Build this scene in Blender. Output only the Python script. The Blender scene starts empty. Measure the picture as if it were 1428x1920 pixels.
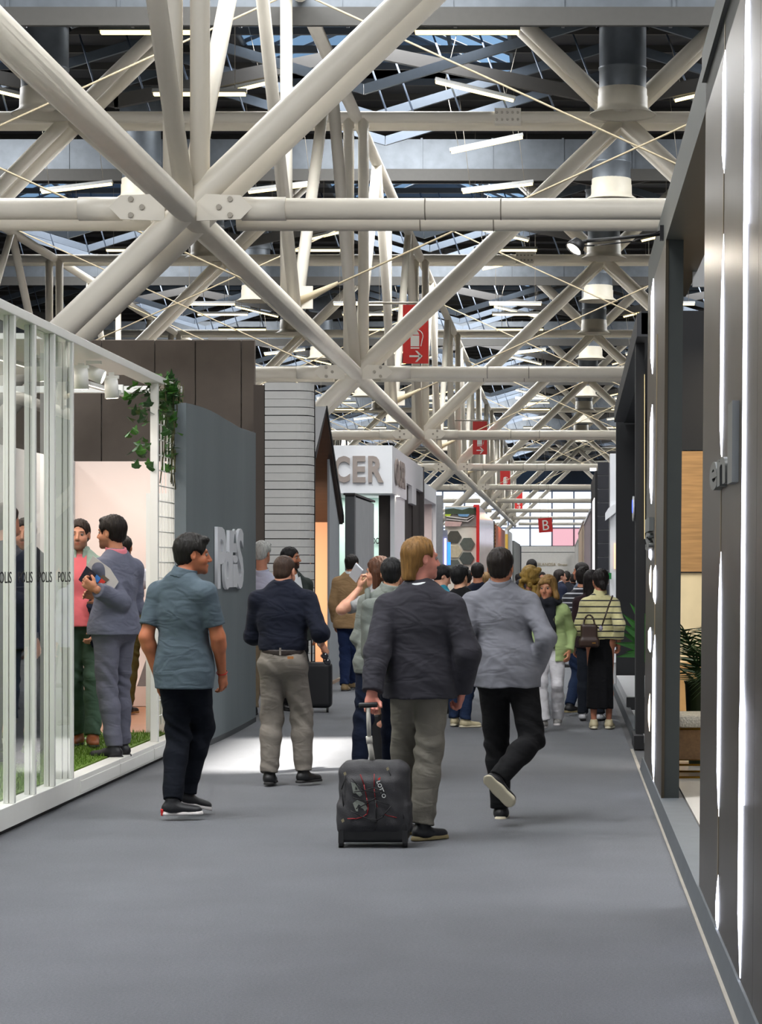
import bpy, bmesh, math, random
import numpy as np
from mathutils import Vector, Matrix

SC = bpy.context.scene
COL = SC.collection
RND = random.Random(7)

# ---------------------------------------------------------------- camera
F_PX, VPX, VPY, EYE = 4475.0, 1055.0, 1072.0, 1.60      # focal length and vanishing point of the aisle in a 1428x1920 frame
cam_d = bpy.data.cameras.new('camera'); cam = bpy.data.objects.new('camera', cam_d); COL.objects.link(cam)
cam.location = (0, 0, EYE); cam.rotation_euler = (math.pi / 2, 0, 0)
cam_d.sensor_fit = 'HORIZONTAL'; cam_d.sensor_width = 17.5
cam_d.lens = F_PX / 1428.0 * 17.5
cam_d.shift_x = -(VPX - 714.0) / 1428.0
cam_d.shift_y = (VPY - 960.0) / 1428.0
cam_d.clip_start = 0.1; cam_d.clip_end = 800
SC.camera = cam

# ---------------------------------------------------------------- world, sun, daylight, exposure
w = bpy.data.worlds.new('sky'); SC.world = w; w.use_nodes = True
bg = w.node_tree.nodes['Background']
bg.inputs['Color'].default_value = (0.93, 0.96, 1.0, 1); bg.inputs['Strength'].default_value = 0.72

sun_d = bpy.data.lights.new('sun', 'SUN'); sun = bpy.data.objects.new('sun', sun_d); COL.objects.link(sun)
SUN_DIR = Vector((-0.42, -0.20, -0.885)).normalized()
sun.rotation_euler = SUN_DIR.to_track_quat('-Z', 'Y').to_euler()
sun_d.energy = 27.0; sun_d.angle = 0.035; sun_d.color = (1.0, 0.95, 0.86)

def area(name, loc, size, power, color=(1, 1, 1), rot=(0, 0, 0)):
    d = bpy.data.lights.new(name, 'AREA'); o = bpy.data.objects.new(name, d); COL.objects.link(o)
    d.shape = 'RECTANGLE'; d.size, d.size_y = size; d.energy = power; d.color = color
    o.location = loc; o.rotation_euler = rot
    return o

P_FR, FR0 = 24.6, 30.0                                   # spacing of the roof frames, first one
# roof skylights: daylight coming down through each glazed strip
for k in range(-1, 9):
    y = FR0 + P_FR * k + 6.0
    area('skylight_daylight', (-4.7, y, 14.6), (5.5, 9), 2700, (0.97, 0.97, 0.97))
    area('skylight_daylight', (7.4, y, 14.6), (5.5, 9), 1900, (0.97, 0.97, 0.97))
    area('skylight_daylight', (-17, y, 14.6), (5.5, 9), 1900, (0.97, 0.97, 0.97))

SC.view_settings.view_transform = 'Standard'; SC.view_settings.look = 'None'
SC.view_settings.exposure = 0.0; SC.view_settings.gamma = 1.0
SC.view_settings.use_curve_mapping = False
SC.cycles.max_bounces = 7; SC.cycles.diffuse_bounces = 4; SC.cycles.glossy_bounces = 3
SC.cycles.transmission_bounces = 6; SC.cycles.transparent_max_bounces = 12
SC.cycles.caustics_reflective = False; SC.cycles.caustics_refractive = False
SC.cycles.sample_clamp_indirect = 6.0

# ---------------------------------------------------------------- helpers
def at(x, y, Y):
    """pixel of the frame at distance Y -> world point"""
    return Vector(((x - VPX) / F_PX * Y, Y, EYE - (y - VPY) / F_PX * Y))

def lin(h):
    h = h.lstrip('#'); out = []
    for i in (0, 2, 4):
        c = int(h[i:i + 2], 16) / 255.0
        out.append(c / 12.92 if c <= 0.04045 else ((c + 0.055) / 1.055) ** 2.4)
    return (*out, 1.0)

MATS = {}
def mat(name, col, rough=0.6, metal=0.0, var=0.06, scale=8.0, bump=0.0, bscale=60.0, emit=None, estr=0.0, sss=0.0, spec=0.5, stretch=None, sheen=0.0, attr=None, coat=0.0, folds=0.0, rot=None):
    if name in MATS: return MATS[name]
    m = bpy.data.materials.new(name); m.use_nodes = True; nt = m.node_tree; N = nt.nodes; L = nt.links
    b = N['Principled BSDF']
    b.inputs['Roughness'].default_value = rough; b.inputs['Metallic'].default_value = metal
    b.inputs['Specular IOR Level'].default_value = spec
    if coat: b.inputs['Coat Weight'].default_value = coat; b.inputs['Coat Roughness'].default_value = 0.12
    if sheen: b.inputs['Sheen Weight'].default_value = sheen
    if sss:
        b.inputs['Subsurface Weight'].default_value = sss; b.inputs['Subsurface Radius'].default_value = (0.01, 0.004, 0.002); b.inputs['Subsurface Scale'].default_value = 0.5
    tc = N.new('ShaderNodeTexCoord'); mp = N.new('ShaderNodeMapping'); L.new(tc.outputs['Object'], mp.inputs['Vector'])
    if stretch: mp.inputs['Scale'].default_value = stretch
    if rot: mp.inputs['Rotation'].default_value = rot
    c = lin(col) if isinstance(col, str) else col
    nz = N.new('ShaderNodeTexNoise'); nz.inputs['Scale'].default_value = scale; nz.inputs['Detail'].default_value = 4
    L.new(mp.outputs['Vector'], nz.inputs['Vector'])
    mx = N.new('ShaderNodeMix'); mx.data_type = 'RGBA'; mx.blend_type = 'MULTIPLY'; mx.inputs[0].default_value = 1.0
    rmp = N.new('ShaderNodeMapRange'); rmp.inputs['From Min'].default_value = 0.25; rmp.inputs['From Max'].default_value = 0.75
    rmp.inputs['To Min'].default_value = 1 - var; rmp.inputs['To Max'].default_value = 1 + var * 0.6
    L.new(nz.outputs['Fac'], rmp.inputs['Value'])
    if attr:
        at_ = N.new('ShaderNodeAttribute'); at_.attribute_name = attr; L.new(at_.outputs['Color'], mx.inputs[6])
    else:
        mx.inputs[6].default_value = c
    L.new(rmp.outputs['Result'], mx.inputs[7])
    L.new(mx.outputs[2], b.inputs['Base Color'])
    if bump:
        n2 = N.new('ShaderNodeTexNoise'); n2.inputs['Scale'].default_value = bscale; n2.inputs['Detail'].default_value = 3
        L.new(mp.outputs['Vector'], n2.inputs['Vector'])
        bp = N.new('ShaderNodeBump'); bp.inputs['Strength'].default_value = bump; bp.inputs['Distance'].default_value = 0.01
        L.new(n2.outputs['Fac'], bp.inputs['Height']); L.new(bp.outputs['Normal'], b.inputs['Normal'])
        if folds:                                     # soft creases of worn cloth
            n3 = N.new('ShaderNodeTexNoise'); n3.inputs['Scale'].default_value = 5.5; n3.inputs['Detail'].default_value = 1; n3.inputs['Distortion'].default_value = 1.6
            m3 = N.new('ShaderNodeMapping'); m3.inputs['Scale'].default_value = (1, 1, 2.2); m3.inputs['Rotation'].default_value = (0, 0.5, 0)
            L.new(tc.outputs['Object'], m3.inputs['Vector']); L.new(m3.outputs['Vector'], n3.inputs['Vector'])
            b3 = N.new('ShaderNodeBump'); b3.inputs['Strength'].default_value = folds; b3.inputs['Distance'].default_value = 0.06
            L.new(n3.outputs['Fac'], b3.inputs['Height']); L.new(b3.outputs['Normal'], bp.inputs['Normal'])
    if emit:
        b.inputs['Emission Color'].default_value = lin(emit); b.inputs['Emission Strength'].default_value = estr
    MATS[name] = m
    return m

def glass_mat(name, tint=(0.9, 0.95, 0.93, 1), refl=1.0, haze=0.0, hazecol=(0.8, 0.85, 0.9, 1)):
    if name in MATS: return MATS[name]
    m = bpy.data.materials.new(name); m.use_nodes = True; nt = m.node_tree; N = nt.nodes; L = nt.links
    out = N['Material Output']; N.remove(N['Principled BSDF'])
    tr = N.new('ShaderNodeBsdfTransparent'); tr.inputs['Color'].default_value = tint
    gl = N.new('ShaderNodeBsdfGlossy'); gl.inputs['Roughness'].default_value = 0.01; gl.inputs['Color'].default_value = (refl, refl, refl, 1)
    fr = N.new('ShaderNodeFresnel'); fr.inputs['IOR'].default_value = 1.5
    mx = N.new('ShaderNodeMixShader'); L.new(fr.outputs[0], mx.inputs[0]); L.new(tr.outputs[0], mx.inputs[1]); L.new(gl.outputs[0], mx.inputs[2])
    ge = N.new('ShaderNodeNewGeometry'); iv = N.new('ShaderNodeMath'); iv.operation = 'SUBTRACT'; iv.inputs[0].default_value = 1.0; L.new(ge.outputs['Backfacing'], iv.inputs[1])
    mu = N.new('ShaderNodeMath'); mu.operation = 'MULTIPLY'; L.new(fr.outputs[0], mu.inputs[0]); L.new(iv.outputs[0], mu.inputs[1]); L.new(mu.outputs[0], mx.inputs[0])   # reflect on the outer side only
    last = mx
    if haze:
        df = N.new('ShaderNodeBsdfTranslucent'); df.inputs['Color'].default_value = hazecol
        m2 = N.new('ShaderNodeMixShader'); m2.inputs[0].default_value = haze
        L.new(mx.outputs[0], m2.inputs[1]); L.new(df.outputs[0], m2.inputs[2]); last = m2
    L.new(last.outputs[0], out.inputs['Surface'])
    MATS[name] = m
    return m

def tag(o, label=None, cat=None, group=None, kind=None):
    if label: o['label'] = label
    if cat: o['category'] = cat
    if group: o['group'] = group
    if kind: o['kind'] = kind
    return o

def empty(name, loc, label=None, cat=None, group=None, kind=None):
    o = bpy.data.objects.new(name, None); COL.objects.link(o); o.location = loc; o.empty_display_size = 0.1
    return tag(o, label, cat, group, kind)

def put(name, me, m, parent=None, smooth=False):
    """link a mesh given in world coordinates (or local when the parent is placed and mesh is local)"""
    o = bpy.data.objects.new(name, me); COL.objects.link(o)
    if m is not None and not me.materials: me.materials.append(m)
    if parent is not None:
        o.parent = parent
    if smooth:
        me.polygons.foreach_set('use_smooth', [True] * len(me.polygons))
    return o

class MB:
    """collects boxes, tubes, prisms and sheets into one mesh; coordinates are relative to .o"""
    def __init__(s, origin=(0, 0, 0)): s.v, s.f, s.o, s.sm = [], [], Vector(origin), []
    def add(s, vs, fs, smooth=False):
        n = len(s.v); s.v += [Vector(q) - s.o for q in vs]; s.f += [[i + n for i in f] for f in fs]; s.sm += [smooth] * len(fs); return s
    def box(s, lo, hi):
        x0, y0, z0 = lo; x1, y1, z1 = hi
        return s.add([(x0, y0, z0), (x1, y0, z0), (x1, y1, z0), (x0, y1, z0), (x0, y0, z1), (x1, y0, z1), (x1, y1, z1), (x0, y1, z1)],
                     [(0, 3, 2, 1), (4, 5, 6, 7), (0, 1, 5, 4), (1, 2, 6, 5), (2, 3, 7, 6), (3, 0, 4, 7)])
    def obox(s, c, ex, ey, ez):
        c, ex, ey, ez = map(Vector, (c, ex, ey, ez)); v = []
        for k in (-1, 1):
            for (i, j) in ((-1, -1), (1, -1), (1, 1), (-1, 1)): v.append(c + ex * i + ey * j + ez * k)
        return s.add(v, [(0, 3, 2, 1), (4, 5, 6, 7), (0, 1, 5, 4), (1, 2, 6, 5), (2, 3, 7, 6), (3, 0, 4, 7)])
    def tube(s, a, b, r, r2=None, n=14, caps=True):
        a, b = Vector(a), Vector(b); r2 = r if r2 is None else r2
        d = (b - a).normalized(); u = d.orthogonal().normalized(); w_ = d.cross(u)
        v = []
        for (c, rr) in ((a, r), (b, r2)):
            for i in range(n):
                t = 2 * math.pi * i / n; v.append(c + u * rr * math.cos(t) + w_ * rr * math.sin(t))
        base = len(s.v)
        s.add(v, [(i, (i + 1) % n, n + (i + 1) % n, n + i) for i in range(n)], True)
        if caps:
            s.f += [[base + i for i in range(n)][::-1], [base + n + i for i in range(n)]]; s.sm += [False, False]
        return s
    def path(s, pts, r, n=8):
        for a, b in zip(pts[:-1], pts[1:]): s.tube(a, b, r, n=n)
        return s
    def lathe(s, c, prof, n=24, axis=(0, 0, 1)):
        c = Vector(c); ax = Vector(axis).normalized(); u = ax.orthogonal().normalized(); w_ = ax.cross(u)
        v = []
        for (r, z) in prof:
            for i in range(n):
                t = 2 * math.pi * i / n; v.append(c + ax * z + (u * math.cos(t) + w_ * math.sin(t)) * r)
        f = []
        for j in range(len(prof) - 1):
            for i in range(n): f.append((j * n + i, j * n + (i + 1) % n, (j + 1) * n + (i + 1) % n, (j + 1) * n + i))
        return s.add(v, f, True)
    def prism(s, pts, d):
        """closed polygon (3D, planar) pushed along d"""
        n = len(pts); d = Vector(d); P = [Vector(p) for p in pts]
        v = P + [p + d for p in P]
        return s.add(v, [tuple(range(n))[::-1], tuple(range(n, 2 * n))] + [(i, (i + 1) % n, n + (i + 1) % n, n + i) for i in range(n)])
    def quad(s, *p): return s.add(p, [tuple(range(len(p)))])
    def mesh(s, name):
        me = bpy.data.meshes.new(name); me.from_pydata([tuple(q) for q in s.v], [], [tuple(f) for f in s.f])
        bm = bmesh.new(); bm.from_mesh(me); bmesh.ops.recalc_face_normals(bm, faces=bm.faces); bm.to_mesh(me); bm.free()
        me.polygons.foreach_set('use_smooth', s.sm); me.update(); return me
    def build(s, name, m, parent=None, bevel=0.0):
        o = put(name, s.mesh(name), m, parent)
        if parent is None: o.location = s.o
        if bevel:
            b = o.modifiers.new('bevel', 'BEVEL'); b.width = bevel; b.segments = 2; b.limit_method = 'ANGLE'
        return o

def thing(name, mb_parts, loc, label, cat, group=None, kind=None):
    """Empty + parts: mb_parts = [(part name, MB, material[, bevel])]; MBs given in world coordinates"""
    e = empty(name, loc, label, cat, group, kind)
    for p in mb_parts:
        mb = p[1]; mb2 = MB(); mb2.v = [q + mb.o - Vector(loc) for q in mb.v]; mb2.f = mb.f; mb2.sm = mb.sm
        o = mb2.build(p[0], p[2], e, p[3] if len(p) > 3 else 0)
    return e

def copy_tree(o, parent=None):
    c = o.copy(); COL.objects.link(c)
    if parent is not None: c.parent = parent
    for ch in list(o.children): copy_tree(ch, c)
    return c

def text_mesh(txt, size, depth, name, shear=0.0, offset=0.0, spacing=1.0):
    cu = bpy.data.curves.new(name, 'FONT'); cu.body = txt; cu.size = size; cu.extrude = depth; cu.align_x = 'LEFT'; cu.shear = shear; cu.offset = offset; cu.space_character = spacing
    cu.resolution_u = 3
    ob = bpy.data.objects.new(name, cu); COL.objects.link(ob)
    dg = bpy.context.evaluated_depsgraph_get(); me = bpy.data.meshes.new_from_object(ob.evaluated_get(dg))
    bpy.data.objects.remove(ob); bpy.data.curves.remove(cu)
    return me

def text_fit(txt, origin, ux, uy, depth, m, parent, name='lettering', bold=0.0, spacing=1.0):
    """lettering whose box is mapped from origin along ux (width) and uy (height), thickness along the normal; origin is parent-relative"""
    me = text_mesh(txt, 1.0, 0.5, name, offset=bold, spacing=spacing)
    n = len(me.vertices); co = np.empty(n * 3, np.float32); me.vertices.foreach_get('co', co); co = co.reshape(-1, 3)
    lo, hi = co.min(0), co.max(0)
    q = (co - lo) / np.maximum(hi - lo, 1e-6)
    ux, uy, o = np.array(ux), np.array(uy), np.array(origin)
    nn = np.cross(ux, uy); nn = nn / np.linalg.norm(nn)
    out = o + q[:, :1] * ux + q[:, 1:2] * uy + q[:, 2:3] * nn * depth
    me.vertices.foreach_set('co', out.astype(np.float32).ravel()); me.update()
    me.materials.clear(); me.materials.append(m)
    return put(name, me, None, parent)

# ---------------------------------------------------------------- materials of the hall
M_tube = mat('white_paint_steel', 'eee7d8', rough=0.42, var=0.05, scale=1.5, bump=0.02, bscale=40)
M_bolt = mat('bolt_steel', '9d968a', rough=0.4, metal=0.4)
M_galv = mat('galvanised_sheet', '6d747b', rough=0.42, metal=0.35, var=0.2, scale=3, bump=0.03, bscale=9)
M_cream = mat('cream_enamel', 'ddd6c4', rough=0.45, var=0.03)
M_deck = mat('dark_roof_deck', '34353a', rough=0.8, var=0.2, scale=0.6, bump=0.1, bscale=3)
M_purlin = mat('dark_purlin', '3c3b3a', rough=0.6)
M_rafter = mat('pale_rafter', '4d5763', rough=0.5)
M_tubelight = mat('fluorescent_tube', 'fff6dc', emit='ffe39a', estr=3.2)
M_housing = mat('lamp_housing', '8d8e8c', rough=0.5)
M_skyglass = glass_mat('skylight_glass', (0.42, 0.52, 0.64, 1), haze=0.985, hazecol=(0.03, 0.055, 0.095, 1))
M_white = mat('white_laminate', 'dcdcdc', rough=0.5, var=0.02)
M_black = mat('black_laminate', '121214', rough=0.5, var=0.1)

# ---------------------------------------------------------------- floor
def carpet_mat():
    m = mat('grey_carpet', '5d5f64', rough=0.95, var=0.13, scale=1.6, bump=0.5, bscale=220)
    nt = m.node_tree; N, L = nt.nodes, nt.links; b = N['Principled BSDF']
    mx = [n for n in N if n.type == 'MIX'][0]
    n1 = N.new('ShaderNodeTexNoise'); n1.inputs['Scale'].default_value = 85; n1.inputs['Detail'].default_value = 8; n1.inputs['Roughness'].default_value = 0.75
    tc = [n for n in N if n.type == 'TEX_COORD'][0]; L.new(tc.outputs['Object'], n1.inputs['Vector'])
    r = N.new('ShaderNodeMapRange'); r.inputs['From Min'].default_value = 0.3; r.inputs['From Max'].default_value = 0.7; r.inputs['To Min'].default_value = 0.62; r.inputs['To Max'].default_value = 1.36
    L.new(n1.outputs['Fac'], r.inputs['Value'])
    m2 = N.new('ShaderNodeMix'); m2.data_type = 'RGBA'; m2.blend_type = 'MULTIPLY'; m2.inputs[0].default_value = 1
    L.new(mx.outputs[2], m2.inputs[6]); L.new(r.outputs['Result'], m2.inputs[7]); L.new(m2.outputs[2], b.inputs['Base Color'])
    b.inputs['Sheen Weight'].default_value = 0.1
    return m
tag(MB().box((-70, -10, -0.35), (50, 285, -0.012)).build('floor', mat('hall_slab', '5c5c5e', rough=0.8, bump=0.05)), kind='structure')
tag(MB().box((-3.55, -8, -0.012), (0.605, 230, 0.0)).build('floor_carpet', carpet_mat()), kind='structure')

# far walls of the hall
M_hallwall = mat('hall_wall_sheet', '7d8086', rough=0.8, var=0.08, scale=0.4)
tag(MB().box((-70, 284, 0), (50, 285, 15.2)).build('wall_back', M_hallwall), kind='structure')
tag(MB().box((-70.5, -10, 0), (-70, 285, 16)).build('wall_left', M_hallwall), kind='structure')
tag(MB().box((50, -10, 0), (50.5, 285, 16)).build('wall_right', M_hallwall), kind='structure')

# ---------------------------------------------------------------- roof deck with glazed strips
ZC, ZA, ZT = 6.16, 12.0, 15.0                              # lower chord, apex, roof deck
X1, XA, BAY = -4.73, 1.34, 12.14
SKY = []                                                   # (x0, x1) of the glazed strips, centred on the chord lines
for i in (-1, 0, 1): SKY.append((X1 + BAY * i - 3.4, X1 + BAY * i + 3.4))
roof = MB()
y0s = [FR0 + P_FR * k for k in range(-2, 11)]
hx, hy = XA + 0, 0
SUNHOLE = None
sp = Vector((-2.35, 20.6, 0)); tq = ZT / -SUN_DIR.z; hc = sp - SUN_DIR * tq
HX0, HX1, HY0, HY1 = hc.x - 0.62, hc.x + 0.66, hc.y - 1.5, hc.y + 2.4      # open roof vent added out of view to cast the sun patch on the aisle
def deck(x0, x1, y0, y1): roof.box((x0, y0, ZT), (x1, y1, ZT + 0.3))
xs_ = [-70] + [v for p in SKY for v in p] + [50]
for k, y0 in enumerate(y0s):
    ya, yb, yc = y0, y0 + 1.5, y0 + 10.5
    ye = y0 + P_FR
    for j in range(0, len(xs_), 2):
        bands = [(ya, ye)]
        x0, x1 = xs_[j], xs_[j + 1]
        if x0 < HX0 < x1 or x0 < HX1 < x1:
            for (q0, q1) in bands:
                if q0 <= HY0 and HY1 <= q1:
                    deck(x0, max(x0, HX0), q0, q1); deck(min(HX1, x1), x1, q0, q1); deck(max(x0, HX0), min(x1, HX1), q0, HY0); deck(max(x0, HX0), min(x1, HX1), HY1, q1)
                else: deck(x0, x1, q0, q1)
        else: deck(x0, x1, ya, ye)
    for (s0, s1) in SKY:
        inx = max(s0, HX0) < min(s1, HX1)
        for (q0, q1) in ((ya, yb), (yc, ye)):
            if inx and q0 < HY0 and HY1 < q1:
                deck(s0, max(s0, HX0), q0, q1); deck(min(HX1, s1), s1, q0, q1); deck(max(s0, HX0), min(s1, HX1), q0, HY0); deck(max(s0, HX0), min(s1, HX1), HY1, q1)
            elif inx and HY1 > q0 and HY0 < q1:
                print('vent crosses band', q0, q1, HY0, HY1); deck(s0, s1, q0, q1)
            else: deck(s0, s1, q0, q1)
print('gap', HX0, HX1, HY0, HY1)
tag(roof.build('ceiling', M_deck), kind='structure')

# gabled skylights over each glazed strip: panes, bars and ridge
n_ = 0
for k, y0 in enumerate(y0s):
    if y0 < 0: continue
    for (s0, s1) in SKY:
        xm = (s0 + s1) / 2; ya, yb = y0 + 1.5, y0 + 10.5; zr = ZT + 1.55
        e = empty('window_%d' % (n_ + 1), (xm, ya, ZT), kind='structure'); n_ += 1
        def loc(mb): mb.v = [q - Vector((xm, ya, ZT)) for q in mb.v]; return mb
        det = y0 < 130
        for (xa, xb, za, zb) in ((s0, xm, ZT + 0.1, zr), (xm, s1, zr, ZT + 0.1)):
            if det:
                for i in range(6):
                    t0, t1 = ya + 9 * i / 6 + 0.05, ya + 9 * (i + 1) / 6 - 0.05
                    loc(MB().quad((xa, t0, za), (xb, t0, zb), (xb, t1, zb), (xa, t1, za))).build('pane', M_skyglass, e)
            else:
                loc(MB().quad((xa, ya, za), (xb, ya, zb), (xb, yb, zb), (xa, yb, za))).build('pane', M_skyglass, e)
        m = MB()
        for i in range(7):
            t = ya + 9 * i / 6
            m.tube((s0, t, ZT + 0.06), (xm, t, zr - 0.04), 0.06, n=6); m.tube((s1, t, ZT + 0.06), (xm, t, zr - 0.04), 0.06, n=6)
        for f in (0.0, 0.5, 1.0):
            for sg in (-1, 1): m.tube((xm + sg * 3.4 * f, ya, zr - 0.05 - (zr - ZT - 0.1) * f), (xm + sg * 3.4 * f, yb, zr - 0.05 - (zr - ZT - 0.1) * f), 0.07, n=6)
        m.prism([(s0, ya, ZT), (s1, ya, ZT), (xm, ya, zr)], (0, -0.06, 0)); m.prism([(s0, yb, ZT), (s1, yb, ZT), (xm, yb, zr)], (0, 0.06, 0))
        loc(m).build('glazing_bars', mat('glazing_bar', '566270', rough=0.5), e)

# purlins and pale rafters under the deck
m = MB(); m2 = MB(); m3 = MB()
for k in range(0, 10):
    y0 = FR0 + P_FR * k
    for i in (-2, -1, 0, 1):
        xa = XA + BAY * i
        for dy in (3.2, 15.5):
            for sg in (-1, 1): m.obox((xa + sg * 3.0, y0 + dy, 13.6), (3.05, 0, 0.62 * sg), (0, 0.09, 0), (0, 0, 0.16))
        for dy in (2.2, 5.6, 9.0):
            for sg in (-1, 1): m2.obox((xa + sg * 3.03, y0 + dy, 14.0), (3.03, 0, -0.92 * sg), (0, 0.06, 0), (0, 0, 0.12))
        for j in range(-5, 6): m3.tube((xa + j * 1.15 + 0.9, y0 + 3.2, 12.4), (xa + j * 1.15, y0 + 4.2, ZT), 0.025, n=5)
    for q in range(1, 12): m.box((-40, y0 + q * 2.05, ZT - 0.18), (28, y0 + q * 2.05 + 0.12, ZT))
t = thing('roof_purlins', [('purlin', m, M_purlin), ('rafter', m2, M_rafter), ('hanger_rod', m3, mat('rod_blue_grey', '4a5668', rough=0.5))], (0, 100, ZT), 'dark purlins and pale rafters under the black roof deck', 'rafters')
for c in t.children: c['kind'] = 'stuff'

# ---------------------------------------------------------------- white tubular frames across the aisle
NTH = ['nearest', 'second', 'third', 'fourth', 'fifth', 'sixth', 'seventh', 'eighth', 'ninth', 'tenth', 'eleventh', 'twelfth', 'thirteenth', 'fourteenth', 'fifteenth', 'sixteenth', 'seventeenth', 'eighteenth', 'nineteenth', 'twentieth', 'twenty-first', 'twenty-second', 'twenty-third', 'twenty-fourth', 'twenty-fifth', 'twenty-sixth', 'twenty-seventh', 'twenty-eighth']
def tubes(e, name, lst, r, n=16):
    for (a, b) in lst:
        o0 = e.location; MB().tube(Vector(a) - o0, Vector(b) - o0, r, n=n).build(name, M_tube, e)
for k in range(0, 9):
    y = FR0 + P_FR * k; n = 18 if k < 3 else 10
    e = empty('roof_truss', (XA, y, ZA), '%s white tubular A-frame truss crossing above the aisle' % (NTH[k] if k else 'nearest and largest'), 'truss', 'tubular roof frames over the aisle')
    dy = Vector((0, 1.0, 0)); up_ = 2.9
    sl = (ZA - ZC) / (XA - X1)
    for d in (Vector((0, 0, 0)), dy):
        L0 = Vector((X1 - 6.6, y, ZC - 6.6 * sl)); TOP = Vector((XA, y, ZA)); R0 = Vector((XA + (ZA + 0.2) / sl, y, 0.0))
        ext = Vector((XA + up_ / sl, y, ZA + up_)); ext2 = Vector((XA - up_ / sl, y, ZA + up_))
        tubes(e, 'leg', [(L0 + d, TOP + d)], 0.165, n); tubes(e, 'leg', [(R0 + d, TOP + d)], 0.165, n)
        tubes(e, 'strut', [(TOP + d, ext + d), (TOP + d, ext2 + d)], 0.165, n)
        X2 = X1 + BAY
        tubes(e, 'lower_chord', [(Vector((X1 + 0.5, y, ZC)) + d, Vector((X2 - 0.5, y, ZC)) + d), (Vector((X1 - BAY + 0.5, y, ZC)) + d, Vector((X1 - 0.6, y, ZC)) + d)], 0.135, n)
        tubes(e, 'upper_chord', [(Vector((X1 - 1.5 * BAY, y, ZA)) + d, Vector((X2 + 6, y, ZA)) + d)], 0.13, n)
        # left bay
        LA = Vector((X1 - 6.07 - 0.5, y, ZA)); tubes(e, 'leg', [(Vector((X1 - BAY - 5, y, ZC - 4.8)) + d, LA + d)], 0.15, n)
        tubes(e, 'strut', [(LA + d, LA + Vector((up_ / sl, 0, up_)) + d), (LA + d, LA + Vector((-up_ / sl, 0, up_)) + d)], 0.15, n)
        tubes(e, 'leg', [(LA + d, Vector((X1, y, ZC)) + d)], 0.15, n)
    # gusset plates with bolts at the chord node, splice sleeves on the chords
    if k < 5:
        b_ = MB((XA, y, ZA))
        for sgn, x0 in ((1, X1 + 0.15), (-1, X1 - 0.25)):
            g = MB((XA, y, ZA)); g.prism([(x0, y - 0.15, ZC - 0.17), (x0 + sgn * 0.55, y - 0.15, ZC - 0.15), (x0 + sgn * 0.7, y - 0.15, ZC), (x0 + sgn * 0.55, y - 0.15, ZC + 0.15), (x0, y - 0.15, ZC + 0.17)], (0, 0.03, 0))
            for (bx, bz) in ((0.42, 0.1), (0.42, -0.1), (0.28, 0.0)): b_.tube((x0 + sgn * bx, y - 0.18, ZC + bz), (x0 + sgn * bx, y - 0.14, ZC + bz), 0.035, n=8)
            g.build('gusset_plate', M_tube, e); MB((XA, y, ZA)).tube((x0 + sgn * 0.55, y, ZC), (x0 + sgn * 1.1, y, ZC), 0.15, n=n).build('sleeve', M_tube, e)
        g = MB((XA, y, ZA)); g.box((XA - 2.9, y - 0.15, ZA - 0.18), (XA - 2.3, y + 0.1, ZA + 0.18))
        for a in range(2):
            for bb in range(5): b_.tube((XA - 2.85 + bb * 0.12, y - 0.19, ZA - 0.08 + a * 0.16), (XA - 2.85 + bb * 0.12, y - 0.14, ZA - 0.08 + a * 0.16), 0.03, n=6)
        g.build('splice_sleeve', M_tube, e); b_.build('bolts', M_bolt, e)['kind'] = 'stuff'
        # thin wire bands tied round the lower chord
        for xx in (X1 + 3.0, X1 + 3.95, X1 + 7.2):
            for (xo, yo) in ((0, 0), (-0.12, 1.0)): MB((XA, y, ZA)).lathe((xx + xo, y + yo, ZC), [(0.137, -0.008), (0.142, 0), (0.137, 0.008)], 16, axis=(1, 0, 0)).build('wire_band', mat('rusty_wire', '8a8274', rough=0.7), e)

# ---------------------------------------------------------------- trusses running along the aisle
for nm, xx, lab in (('left', X1, 'white tubular truss running lengthwise above the left side of the aisle'), ('far left', X1 - BAY, 'white tubular truss running lengthwise far beyond the left booths'), ('right', X1 + BAY, 'white tubular truss running lengthwise above the right booths')):
    e = empty('lengthwise_truss', (xx, FR0, ZC), lab, 'truss', 'lengthwise roof trusses')
    tubes(e, 'lower_chord', [((xx, 8, ZC - 0.02), (xx, 235, ZC - 0.02))], 0.16, 16)
    tubes(e, 'upper_chord', [((xx, 30, ZA), (xx, 235, ZA))], 0.14, 12)
    for j in range(-1, 17):
        y = FR0 + P_FR / 2 * j; n = 12 if j < 8 else 8
        lo = Vector((xx, y, ZC))
        if y < 35 and j < 0: continue
        r = 0.125 if j % 2 == 0 else 0.11
        for sg in (-1, 1):
            hi = Vector((xx, y + sg * P_FR / 4, ZA))
            tubes(e, 'strut', [(lo, hi)], r, n)
        tubes(e, 'strut', [(lo + Vector((-0.17, 0, 0)), Vector((xx - 0.17, y, ZA)))], r, n)
        if j % 2 == 0: tubes(e, 'strut', [(lo + Vector((0.17, 0, 0)), Vector((xx + 0.17, y, ZA)))], r, n)
        if j < 6:
            g = MB((xx, FR0, ZC)); g.box((xx - 0.3, y - 0.04, ZC + 0.1), (xx + 0.3, y + 0.04, ZC + 0.5)); g.build('gusset_plate', M_tube, e)

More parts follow.
